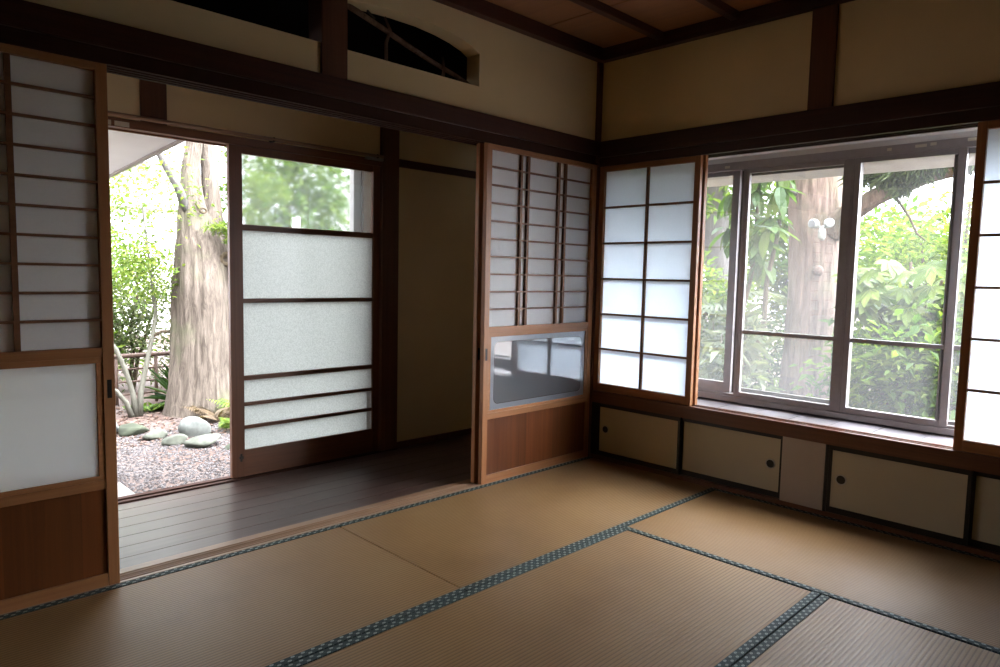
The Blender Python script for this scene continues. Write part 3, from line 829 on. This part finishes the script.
for (kx, ky, kz, kr) in ((-.53, 4.99, 1.80, .035), (-.28, 4.935, 1.28, .085)):
    pts = [(kx + math.cos(2 * PI * i / 14) * kr, ky - .02, kz + math.sin(2 * PI * i / 14) * kr * .7) for i in range(15)]
    MB().tube(pts, kr * .32, 7, 0, False).build('knot_hole', M['stem'], ta, 0, True)
f = Fol()
for c, r, n_ in (((-.22, 4.80, 1.47), (.17, .14, .14), 1000), ((-.12, 4.85, 1.20), (.15, .14, .16), 900), ((-.38, 4.8, 1.62), (.17, .08, .05), 300), ((.1, 4.8, 1.9), (.3, .25, .4), 1200)):
    f.add(bush_leaves(c, r, n_, .075, .16, .2, .05, .3, 12))
f.build('foliage', M['leaf_fresh'], ta)

sm = thing('multi_stem_tree', 'small tree with pale leaning stems in front of the brown garden fence', 'tree', (-1.20, 5.3, GZ))
for k, (p, r) in enumerate((([(-1.16, 5.30, GZ), (-1.18, 5.3, -.20), (-1.25, 5.28, .05), (-1.35, 5.24, .30), (-1.50, 5.2, .50), (-1.72, 5.2, .85)], [.036, .027, .025, .023, .021, .016]),
             ([(-1.12, 5.30, GZ), (-1.10, 5.3, -.18), (-1.04, 5.3, .10), (-.97, 5.3, .42), (-.93, 5.3, .65), (-.98, 5.3, 1.2), (-1.05, 5.3, 1.9)], [.036, .028, .025, .022, .019, .014, .008]),
             ([(-1.20, 5.28, GZ), (-1.26, 5.26, -.28), (-1.36, 5.24, -.14), (-1.48, 5.2, -.08), (-1.68, 5.2, .05)], [.032, .026, .024, .022, .018]))):
    MB().tube(p, r, 12, .05, True, k).build('stem', M['bark_pale'], sm, 0, True)
MB().tube([(-.97, 5.3, .42), (-.88, 5.28, .47), (-.74, 5.26, .46)], [.020, .018, .014], 8).build('stem', M['stem'], sm, 0, True)
f = Fol()
f.add(bush_leaves((-1.10, 5.3, 1.15), (.55, .35, .42), 1300, .060, .5, .6, .15, .2, 40))
f.add(bush_leaves((-1.15, 5.2, 1.85), (.70, .5, .70), 1250, .062, .5, .6, .15, .2, 60))
f.build('foliage', M['leaf_fresh'], sm)

shrub('evergreen_shrub', 'dense green shrub behind the fence, left of the forked cedar', 'shrub', (-1.75, 7.0, GZ),
      [dict(c=(-1.65, 7.0, .45), r=(.80, .5, 1.00), n=5200, size=.075, aspect=.45, clump=130)], M['leaf_mid'],
      [(-2.1, 7., .6), (-1.7, 7.1, 1.0), (-1.4, 6.9, .8)], .035, 'shrubs behind the fence')
shrub('evergreen_shrub', 'pale leafy shrub behind the fence, close against the forked cedar', 'shrub', (-.65, 7.1, GZ),
      [dict(c=(-.65, 7.0, .50), r=(.70, .5, .95), n=5000, size=.068, aspect=.45, clump=120)], M['leaf_pale'],
      [(-.9, 7.1, .7), (-.6, 7., 1.1), (-.3, 7.1, .8)], .03, 'shrubs behind the fence')
shrub('leafy_tree', 'yellow-green broadleaf tree far behind the garden fence', 'tree', (-1.3, 9.2, GZ),
      [dict(c=(-1.4, 9.2, 1.3), r=(1.3, .8, 1.3), n=3000, size=.13, aspect=.5, clump=60), dict(c=(-.6, 9.4, 2.7), r=(1.0, .8, .6), n=450, size=.12, aspect=.5, clump=30)], M['leaf_fresh'],
      [(-2.0, 9.2, 1.9), (-1.2, 9.3, 2.6), (-.7, 9.2, 2.0)], .07, None)
shrub('evergreen_shrub', 'tall dark shrub mass at the back of the garden, behind the other shrubs', 'shrub', (-1.2, 8.2, GZ),
      [dict(c=(-1.25, 8.2, .65), r=(1.3, .5, 1.35), n=7000, size=.10, aspect=.45, clump=170)], M['leaf_mid'],
      [(-1.9, 8.2, 1.0), (-1.2, 8.2, 1.3), (-.6, 8.2, 1.1)], .04, 'shrubs behind the fence')
sp = thing('spiky_plant', 'dark sword-leaved plant at the foot of the fence beside the cedar', 'plant', (-.50, 5.75, GZ))
def blades(c, n, L, w, spread, mat, parent, zbend=.25):
    f = Fol(); c = np.array(c, float)
    pos = c + rng.normal(size=(n, 3)) * np.array([.03, .03, .01])
    an = rng.uniform(0, 2 * PI, n); el = rng.uniform(spread[0], spread[1], n)
    d = np.stack([np.cos(an) * np.cos(el), np.sin(an) * np.cos(el), np.sin(el)], 1)
    w_ = np.stack([-np.sin(an), np.cos(an), 0 * an], 1); nr = np.cross(d, w_)
    f.add(leaves(pos, L * rng.uniform(.7, 1.15, n), w, nr, d, .12, zbend, 2))
    return f.build('blades', mat, parent)
blades((-.52, 5.72, GZ), 46, .55, .075, (.25, 1.35), M['leaf_dark'], sp)
# ferns
def fern(c, n, L, mat, label, group=None):
    t = thing('fern', label, 'fern', c, group); f = Fol()
    for k in range(n):
        a = 2 * PI * k / n + rng.uniform(-.3, .3); e = rng.uniform(.35, 1.1); l = L * rng.uniform(.7, 1.1)
        P = []
        for q in np.linspace(.08, 1, 15):
            r_ = q * l * math.cos(e * (1 - .35 * q)); z = l * q * math.sin(e) * (1 - .45 * q)
            P.append((c[0] + math.cos(a) * r_, c[1] + math.sin(a) * r_, c[2] + z))
        P = np.array(P); out = np.array([math.cos(a), math.sin(a), 0.]); side = np.array([-math.sin(a), math.cos(a), 0.])
        sz = .11 * np.sin(np.linspace(.35, PI - .12, 15)) + .01
        for s_ in (1, -1):
            d = np.tile(side * s_ + out * .45 - np.array([0, 0, .25]), (15, 1)); d /= np.linalg.norm(d, axis=1)[:, None]
            nr = np.tile(np.array([0, 0, 1.]) , (15, 1)); nr -= d * (nr * d).sum(1)[:, None]; nr /= np.linalg.norm(nr, axis=1)[:, None]
            f.add(leaves(P, sz, .34, nr, d, .05, .15))
    f.build('fronds', mat, t); return t
fern((-.22, 4.52, GZ), 13, .55, M['leaf_fresh'], 'bright green fern at the foot of the cedar, by the glazed door', 'ferns at the cedar foot')
fern((-.55, 4.62, GZ), 9, .42, M['leaf_dead'], 'withered brown fern against the base of the forked cedar', 'ferns at the cedar foot')
fern((-.55, 4.0, GZ), 9, .34, M['leaf_fresh'], 'low green fern right of the leaning rock', 'ferns at the cedar foot')
fern((-.95, 5.55, GZ), 8, .26, M['leaf_mid'], 'small dark fern below the fence rail', 'ferns at the cedar foot')

shrub('garden_tree', 'broad green tree blurred behind the top pane of the glazed door', 'tree', (.75, 5.6, GZ),
      [dict(c=(.75, 5.4, 1.55), r=(.95, .8, 1.2), n=4200, size=.12, aspect=.42, clump=90), dict(c=(.72, 5.5, 2.25), r=(.85, .6, .75), n=3000, size=.10, aspect=.42, clump=70), dict(c=(1.1, 5.6, .3), r=(1., .7, .7), n=1500, size=.11, aspect=.4, clump=40)], M['leaf_mid'],
      [(.2, 5.5, 1.8), (.8, 5.6, 2.6), (1.3, 5.6, 1.9)], .06)

# rocks
def rock(c, r, mat, label, seed, tilt=0., flat=.45):
    import bmesh
    bm = bmesh.new(); bmesh.ops.create_icosphere(bm, subdivisions=3, radius=1.)
    rd = random.Random(seed); ks = [(Vector((rd.gauss(0, 1), rd.gauss(0, 1), rd.gauss(0, 1))).normalized(), rd.uniform(.48, .86)) for _ in range(11)]
    for v in bm.verts:
        p = v.co.copy()
        for d, h in ks:
            e = p.dot(d)
            if e > h: p -= d * (e - h) * .97
        v.co = Vector((p.x * r[0], p.y * r[1], p.z * r[2]))
    rot = Matrix.Rotation(tilt, 4, 'Y') @ Matrix.Rotation(rd.uniform(-.3, .3), 4, 'Z')
    for v in bm.verts: v.co = rot @ v.co
    me = bpy.data.meshes.new('rock'); bm.to_mesh(me); bm.free(); me.materials.append(mat)
    me.polygons.foreach_set('use_smooth', [True] * len(me.polygons))
    o = bpy.data.objects.new('rock', me); COL.objects.link(o); o.location = c
    return tag(o, label, 'rock', 'garden rocks bordering the gravel')
rock((-1.00, 4.02, GZ + .06), (.185, .10, .125), M['stone_pale'], 'tall pale rock leaning at the foot of the ferns', 1, .45)
rock((-1.10, 3.58, GZ + .035), (.195, .13, .062), M['stone_grey'], 'long flat boat-shaped rock in front of the leaning rock', 2, -.12)
rock((-1.27, 3.80, GZ + .035), (.125, .09, .065), M['stone_grey'], 'small rounded rock left of the flat boat-shaped one', 3, -.15)
rock((-1.36, 4.12, GZ + .03), (.13, .10, .075), M['stone_grey'], 'squat rock between the dark mossy rock and the small rounded one', 4)
rock((-1.43, 4.45, GZ + .04), (.185, .13, .085), M['stone_moss'], 'dark mossy rock at the left of the row of rocks', 5)
rock((-1.60, 4.62, GZ + .05), (.13, .11, .095), M['stone_pale'], 'pale rock at the far left end of the row, by the door frame', 6)
rock((-.86, 3.36, GZ + .01), (.19, .14, .045), M['stone_moss'], 'low moss-covered rock at the right, near the glazed door', 7)
rock((-.63, 3.42, GZ + .03), (.11, .10, .08), M['stone_moss'], 'small dark rock tucked against the glazed door edge', 8)

# fence
fe = thing('garden_fence', 'low brown garden fence of thin rails behind the pale-stemmed tree', 'fence', (-.9, 6.1, GZ))
for i, x in enumerate((-2.0, -1.56, -1.12, -.68, -.24, .20, .64)):
    MB().tube([(x, 6.1, GZ - .05), (x, 6.1, .14)], .020, 8).build('post', M['fence'], fe, 0, True)
for z, r in ((.125, .028), (-.035, .012), (-.185, .012), (-.335, .012)):
    MB().tube([(-2.4, 6.1, z), (.9, 6.1, z)], r, 8).build('rail', M['fence'], fe, 0, True)

# gravel and litter
def scatter(n, x0, x1, y0, y1, s0, s1, mat, name, label, cat, flat=.55):
    x = rng.uniform(x0, x1, n); y = rng.uniform(y0, y1, n)
    s_ = rng.uniform(s0, s1, n); v = []; fs = []
    base = np.array([(1, 0, 0), (0, 1, 0), (-1, 0, 0), (0, -1, 0), (0, 0, 1), (0, 0, -.4)], float)
    tri = [(0, 1, 4), (1, 2, 4), (2, 3, 4), (3, 0, 4), (1, 0, 5), (2, 1, 5), (3, 2, 5), (0, 3, 5)]
    for i in range(n):
        a = rng.uniform(0, PI); c, q = math.cos(a), math.sin(a); k = rng.uniform(.6, 1.2, 6)
        b = len(v)
        for j, p in enumerate(base):
            p = p * k[j] * s_[i]
            v.append((x[i] + p[0] * c - p[1] * q, y[i] + p[0] * q + p[1] * c, GZ + .004 + p[2] * flat))
        fs += [(b + t0, b + t1, b + t2) for t0, t1, t2 in tri]
    me = bpy.data.meshes.new(name); me.from_pydata(v, [], fs); me.materials.append(mat)
    o = bpy.data.objects.new(name, me); COL.objects.link(o); return tag(o, label, cat, None, 'stuff')
scatter(15000, -2.9, -.2, 1.5, 4.4, .007, .017, M['pebble'], 'gravel', 'grey pink gravel spread outside the veranda threshold', 'gravel')
fl = Fol()
n_ = 2600; pos = np.stack([rng.uniform(-2.2, .4, n_), rng.uniform(3.9, 6.0, n_), np.full(n_, GZ + .008)], 1)
nr, d = rand_rot(n_, 3.); fl.add(leaves(pos, rng.uniform(.03, .075, n_), .45, nr, d, .15, .1))
tag(fl.build('fallen_leaves', M['litter']), 'brown fallen leaves littering the ground under the cedar and fence', 'leaves', None, 'stuff')

# neighbour's building far behind
nb = thing('neighbour_house', 'pale house wall glimpsed faintly behind the garden trees', 'house', (-2.5, 15, GZ))
B(-9, 3.2, 15, 19, GZ, 3.6).build('wall', M['housewall'], nb)
MB().prism([(14.3, 3.55), (17, 4.7), (19.7, 3.55), (19.7, 3.7), (17, 4.9), (14.3, 3.7)], 'x', -9.4, 3.6).build('roof', M['houseroof'], nb)
B(-9, 3.2, 14.55, 15, 2.55, 2.66).build('ledge', M['houseroof'], nb)

# --- seen through the window on the right
tb = thing('cedar_tree', 'straight cedar trunk with a sawn side limb, right in the middle of the window view', 'tree', (3.2, -.13, GZ))
pth = [(3.2, -.10, GZ - .05), (3.2, -.10, -.3), (3.2, -.11, 0.), (3.2, -.115, .5), (3.2, -.12, 1.0), (3.2, -.115, 1.5), (3.2, -.11, 1.9), (3.2, -.09, 2.4), (3.22, -.05, 3.2), (3.25, 0, 4.5)]
MB().trunk(pth, [.32, .25, .22, .205, .20, .205, .225, .20, .17, .15], 90, 110, .13, 6., 14., ((.42, .6, .5, .10),)).build('trunk', M['bark_pink'], tb, 0, True)
lp = [(3.18, -.28, 1.66), (3.12, -.44, 1.78), (3.06, -.56, 1.84), (3.0, -.72, 1.92), (2.98, -.90, 1.98), (2.98, -1.05, 2.04), (2.98, -1.20, 2.075), (2.98, -1.30, 2.085)]
MB().trunk(lp, [.13, .095, .080, .072, .066, .062, .058, .054], 48, 50, .16, 4., 15.).build('limb', M['bark_pink'], tb, 0, True)
MB().tube([(2.98, -1.298, 2.085), (2.98, -1.318, 2.086)], [.050, .047], 16).build('sawn_end', M['cutwood'], tb, 0, True)
MB().tube([(3.0, -.85, 1.9), (2.95, -.98, 1.72), (2.93, -1.05, 1.58), (2.92, -1.12, 1.52)], [.012, .010, .008, .005], 6).build('bare_branch', M['stem'], tb, 0, True)
MB().tube([(2.99, -.25, 1.27), (2.92, -.275, 1.265)], [.050, .035], 12, .1).build('branch_stub', M['bark_pink'], tb, 0, True)
MB().tube([(2.95, -.01, 1.99), (2.90, -.01, 1.99)], [.035, .024], 12).build('branch_stub', M['bark_pale'], tb, 0, True)
f = Fol()
for c, r, n_ in (((2.85, -.92, 2.06), (.12, .16, .12), 600), ((2.85, -1.12, 2.12), (.12, .16, .09), 500), ((2.9, -.68, 2.10), (.12, .16, .12), 500), ((2.9, -1.45, 2.15), (.12, .14, .08), 260)):
    f.add(bush_leaves(c, r, n_, .10, .10, .0, .03, .5, 14))
f.build('foliage', M['leaf_conifer'], tb)

sl = thing('security_light', 'white twin-headed security light fixed to the cedar trunk outside the window', 'outdoor light', (2.885, -.305, 1.585))
MB().tube([(2.90, -0.305, 1.555), (2.868, -0.312, 1.570), (2.862, -0.312, 1.625), (2.90, -0.305, 1.653)], [.022, .033, .031, .018], 14).build('sensor', M['white_plastic'], sl, 0, True)
for s_ in (1, -1):
    hd = MB().tube([(2.885, -0.308 + .036 * s_, 1.667), (2.868, -0.310 + .045 * s_, 1.675), (2.838, -0.314 + .062 * s_, 1.685), (2.805, -0.320 + .076 * s_, 1.685)], [.018, .032, .041, .041], 16).build('lamp_head', M['white_plastic'], sl, 0, True)
    MB().tube([(2.806, -0.320 + .0755 * s_, 1.685), (2.800, -0.321 + .078 * s_, 1.685)], [.033, .033], 16).build('lens', M['lens'], hd)
    MB().tube([(2.878, -0.308 + .016 * s_, 1.650), (2.884, -0.308 + .038 * s_, 1.669)], .011, 8).build('arm', M['white_plastic'], sl, 0, True)

pt = thing('pale_tree', 'pale grey trunk at the left of the window view, beyond the hazy glass', 'tree', (3.7, 1.03, GZ))
MB().trunk([(3.7, .98, GZ - .05), (3.7, .99, 0.1), (3.72, 1.03, .7), (3.7, 1.11, 1.3), (3.7, 1.18, 1.9), (3.7, 1.2, 3.0)], [.22, .18, .155, .145, .14, .12], 60, 60, .05, 4., 22.).build('trunk', M['bark_grey'], pt, 0, True)
f = Fol(); f.add(bush_leaves((3.7, 1.35, 2.15), (.5, .7, .5), 1100, .11, .4, .5, .15, .2, 34)); f.add(bush_leaves((4.2, 1.7, 1.5), (.4, .6, .7), 1200, .11, .4, .5, .15, .2, 34)); f.build('foliage', M['leaf_mid'], pt)

bl = thing('loquat_tree', 'tree with large drooping leaves left of the straight cedar trunk', 'tree', (2.55, .25, GZ))
stems((2.55, .25, GZ), [(2.45, .10, 2.1), (2.4, -.15, 1.95), (2.6, .35, 2.2)], .035, .014, 3, .05).build('stem', M['stem'], bl, 0, True)
f = Fol()
def rosette(c, n, L, asp, el0, el1, drp):
    an = np.linspace(0, 2 * PI, n, endpoint=False) + rng.uniform(0, .5); el = rng.uniform(el0, el1, n)
    d = np.stack([np.cos(an) * np.cos(el), np.sin(an) * np.cos(el), np.sin(el)], 1)
    w_ = np.stack([-np.sin(an), np.cos(an), 0 * an], 1); nr = np.cross(d, w_); nr[nr[:, 2] < 0] *= -1
    return leaves(np.tile(np.array(c, float), (n, 1)) + rng.normal(size=(n, 3)) * .012, L * rng.uniform(.75, 1.15, n), asp, nr, d, .1, drp, 2)
for c in [(2.3, -0.09, 1.72), (2.3, 0.04, 1.95), (2.35, 0.16, 2.05), (2.25, -0.16, 1.95), (2.3, -0.04, 1.50), (2.4, 0.22, 1.78), (2.3, 0.12, 1.60), (2.4, -0.14, 2.15), (2.45, 0.36, 1.95), (2.5, 0.41, 1.65), (2.35, 0.01, 2.2), (2.35, 0.26, 2.2), (2.5, 0.06, 1.35), (2.2, -0.12, 1.62)]:
    f.add(rosette(c, 9, .26, .36, -1.2, .15, .3))
f.build('foliage', M['leaf_big'], bl)

pm = thing('fan_palm', 'fan palm with long narrow drooping leaflets beside the straight cedar trunk', 'palm', (3.05, .62, GZ))
MB().tube([(3.05, .62, GZ), (3.05, .62, .2), (3.04, .61, .6)], [.07, .06, .05], 12, .1, True, 5).build('trunk', M['stem'], pm, 0, True)
def fan(c, axis_el, axis_an, n, L, mat=None):
    ax = np.array([math.cos(axis_an) * math.cos(axis_el), math.sin(axis_an) * math.cos(axis_el), math.sin(axis_el)])
    sd = np.array([-math.sin(axis_an), math.cos(axis_an), 0.]); up_ = np.cross(ax, sd)
    th_ = np.linspace(-1.25, 1.25, n)
    d = ax[None] * np.cos(th_)[:, None] + sd[None] * np.sin(th_)[:, None]; nr = np.tile(up_, (n, 1))
    return leaves(np.tile(np.array(c, float), (n, 1)), L * (1 - .15 * np.abs(th_)), .085, nr, d, .05, .45, 2)
f = Fol(); stm = MB()
for i, (e, a, l) in enumerate(((.9, 3.3, .55), (.5, 3.7, .5), (.2, 3.0, .45), (1.2, 4.3, .5), (.7, 2.7, .6), (-.1, 3.6, .35), (.6, .6, .6), (.5, 1.7, .6), (.1, 2.4, .4), (1.1, 2.0, .6))):
    c0 = Vector((3.04, .61, .50 + .02 * i)); c1 = c0 + Vector((math.cos(a) * math.cos(e), math.sin(a) * math.cos(e), math.sin(e))) * l
    stm.tube([c0, c0.lerp(c1, .5) + Vector((0, 0, .03)), c1], [.012, .010, .007], 6)
    f.add(fan(tuple(c1), e * .6 - .35, a, 19, .50))
stm.build('leaf_stalks', M['leaf_mid'], pm); f.build('fronds', M['leaf_pale'], pm)

shrub('bamboo_grass', 'pale narrow-leaved bamboo grass at the lower left of the window', 'bamboo', (2.2, .27, GZ),
      [dict(c=(2.2, .27, .25), r=(.35, .42, .62), n=1500, size=.17, aspect=.14, up=.2, droop=.4, clump=50)], M['leaf_pale'],
      [(2.0, .15, .7), (2.2, .35, .8), (2.35, .25, .7), (2.2, .05, .6)], .010)
shrub('yellow_shrub', 'yellow-green shrub left of the straight cedar, above the bamboo grass', 'shrub', (2.9, .72, GZ),
      [dict(c=(2.9, .72, .75), r=(.4, .45, .55), n=1500, size=.10, aspect=.4, clump=40)], M['leaf_fresh'],
      [(2.7, .7, 1.0), (2.9, .9, 1.2), (3.1, 1., 1.)], .02)
shrub('understorey_shrub', 'dim low shrub round the foot of the straight cedar trunk', 'shrub', (3.7, .35, GZ),
      [dict(c=(3.75, .3, .15), r=(.5, .9, .7), n=1600, size=.11, aspect=.35, clump=40)], M['leaf_dark'],
      [(3.7, .1, .5), (3.7, .6, .6)], .02)
# fatsia
fa = thing('fatsia_shrub', 'broad-leaved shrub with hand-shaped leaves in the right pane of the window', 'shrub', (3.05, -1.02, GZ))
stems((3.05, -1.0, GZ), [(2.95, -.75, 1.1), (3.0, -1.0, 1.35), (2.95, -1.25, 1.2), (2.9, -1.1, .9), (2.9, -.8, .8)], .022, .012, 5, .05).build('stem', M['stem'], fa, 0, True)
f = Fol()
for i in range(80):
    c = np.array([2.9 + rng.uniform(-.2, .25), -.98 + rng.uniform(-.42, .38), rng.triangular(.45, .95, 1.5)])
    an = rng.uniform(2.2, 4.6); ax = np.array([math.cos(an), math.sin(an), rng.uniform(-.95, -.15)]); ax /= np.linalg.norm(ax)
    sd = np.array([-math.sin(an), math.cos(an), 0.]); up_ = np.cross(ax, sd)
    th_ = np.linspace(-1.5, 1.5, 7); d = ax[None] * np.cos(th_)[:, None] + sd[None] * np.sin(th_)[:, None]
    L = rng.uniform(.16, .28)
    f.add(leaves(np.tile(c, (7, 1)), L * (1 - .2 * np.abs(th_)), .34, np.tile(up_, (7, 1)), d, .05, .15, 2))
f.build('foliage', M['leaf_fresh'], fa)
shrub('evergreen_shrub', 'dense shade-green shrub filling the lower right pane of the window', 'shrub', (2.75, -1.35, GZ),
      [dict(c=(2.75, -1.25, .25), r=(.45, .85, .72), n=5200, size=.115, aspect=.42, clump=150)], M['leaf_mid'],
      [(2.6, -1.0, .6), (2.8, -1.4, .8), (2.7, -1.8, .6), (2.7, -.8, .5)], .025, 'shrubs outside the window')
shrub('evergreen_shrub', 'airy light-green shrub behind the right-hand paper screen edge', 'shrub', (3.4, -1.95, GZ),
      [dict(c=(3.4, -1.9, .9), r=(.6, .6, .95), n=4000, size=.11, aspect=.40, clump=110)], M['leaf_fresh'],
      [(3.2, -1.7, 1.2), (3.5, -2.0, 1.5), (3.4, -2.2, 1.1)], .025, 'shrubs outside the window')
shrub('leafy_tree', 'light small-leaved tree rising into the white sky beneath the sawn limb', 'tree', (4.9, -.95, GZ),
      [dict(c=(4.9, -.85, 1.20), r=(.7, .9, .9), n=3800, size=.10, aspect=.45, clump=60), dict(c=(4.9, -1.5, 1.75), r=(.6, .6, .6), n=500, size=.09, aspect=.45, clump=34)], M['leaf_fresh'],
      [(4.8, -.6, 1.6), (4.9, -1.0, 2.0), (4.9, -1.5, 2.0)], .035)
shrub('leafy_tree', 'taller bushy tree behind the cedar, filling the gap left of its trunk', 'tree', (5.4, .9, GZ),
      [dict(c=(5.4, .9, 1.3), r=(.9, 1.2, 1.5), n=5200, size=.13, aspect=.42, clump=70)], M['leaf_mid'],
      [(5.2, .6, 1.6), (5.5, 1.2, 2.0), (5.4, .2, 1.6)], .045)
shrub('leafy_tree', 'round green tree far off between the cedar trunk and the hedge', 'tree', (7.2, .2, GZ),
      [dict(c=(7.2, .0, .9), r=(1.0, 1.6, 1.5), n=4600, size=.17, aspect=.45, clump=60)], M['leaf_mid'],
      [(7.0, -.3, 1.2), (7.3, .4, 1.4)], .06)
shrub('tall_hedge', 'long green hedge closing the garden at the far right of the window', 'hedge', (6.6, -2.6, GZ),
      [dict(c=(6.6, -2.3, .55), r=(.8, 2.4, 1.25), n=7000, size=.15, aspect=.42, clump=110)], M['leaf_mid'],
      [(6.5, -1.6, .8), (6.6, -2.6, 1.0), (6.6, -3.4, .8)], .04)

# ------------------------------------------------------------------ light
SKY_BASE, SKY_GLOW = .32, 2.4
wd = bpy.data.worlds.new('overcast'); S.world = wd; wd.use_nodes = True
nt = wd.node_tree; nt.nodes.clear(); g = N(nt)
out = g.n('ShaderNodeOutputWorld'); bg = g.n('ShaderNodeBackground')
tc = g.n('ShaderNodeTexCoord'); sx = g.n('ShaderNodeSeparateXYZ'); g.l(tc.outputs['Generated'], sx.inputs[0])
up_ = g.math('MAXIMUM', sx.outputs[2], 0.)
# thin cloud: brighter towards the zenith, and a glow added on the window side to light the room
dt = g.n('ShaderNodeVectorMath', operation='DOT_PRODUCT'); g.l(tc.outputs['Generated'], dt.inputs[0]); dt.inputs[1].default_value = Vector((.45, -.60, .66)).normalized()
glow = g.math('POWER', g.math('MAXIMUM', dt.outputs['Value'], 0.), 2.)
lum = g.math('MULTIPLY', g.math('ADD', .55, g.math('MULTIPLY', up_, .75)), g.math('ADD', SKY_BASE, g.math('MULTIPLY', glow, SKY_GLOW)))
cmb = g.n('ShaderNodeVectorMath', operation='SCALE'); cmb.inputs[0].default_value = (.97, 1.0, 1.08); g.l(lum, cmb.inputs['Scale'])
g.l(cmb.outputs[0], bg.inputs[0]); bg.inputs[1].default_value = 7.6
g.l(bg.outputs[0], out.inputs[0])
garden_fill = bpy.data.lights.new('garden_fill', 'SUN'); garden_fill.energy = .6; garden_fill.angle = math.radians(50); garden_fill.color = (1, .97, .92)  # added soft lamp from over the house, brightens garden sides facing it
so_ = bpy.data.objects.new('garden_fill', garden_fill); COL.objects.link(so_); so_.rotation_euler = Vector((-.5, -.42, 1.)).to_track_quat('Z', 'Y').to_euler()

# ------------------------------------------------------------------ camera
cam = bpy.data.cameras.new('camera'); cam.sensor_width = 36; cam.sensor_fit = 'HORIZONTAL'; cam.lens = 690.5 / 1000 * 36; cam.clip_start = .02; cam.clip_end = 200
co = bpy.data.objects.new('camera', cam); COL.objects.link(co)
yaw, pitch, roll = .7785, -.0845, .0211
fw = Vector((math.sin(yaw) * math.cos(pitch), math.cos(yaw) * math.cos(pitch), math.sin(pitch)))
rt = Vector((math.cos(yaw), -math.sin(yaw), 0)); up = rt.cross(fw)
r2 = rt * math.cos(roll) + up * math.sin(roll); u2 = up * math.cos(roll) - rt * math.sin(roll)
co.matrix_world = Matrix(((r2.x, u2.x, -fw.x, -3.5496), (r2.y, u2.y, -fw.y, -2.7436), (r2.z, u2.z, -fw.z, 1.1679), (0, 0, 0, 1)))
S.camera = co

vs = S.view_settings
vs.view_transform = 'Standard'; vs.look = 'None'; vs.gamma = 1; vs.use_curve_mapping = False; vs.exposure = 1.47
cy = S.cycles
cy.use_denoising = True; cy.max_bounces = 10; cy.diffuse_bounces = 6; cy.transparent_max_bounces = 16; cy.sample_clamp_indirect = 8.
cy.caustics_reflective = False; cy.caustics_refractive = False
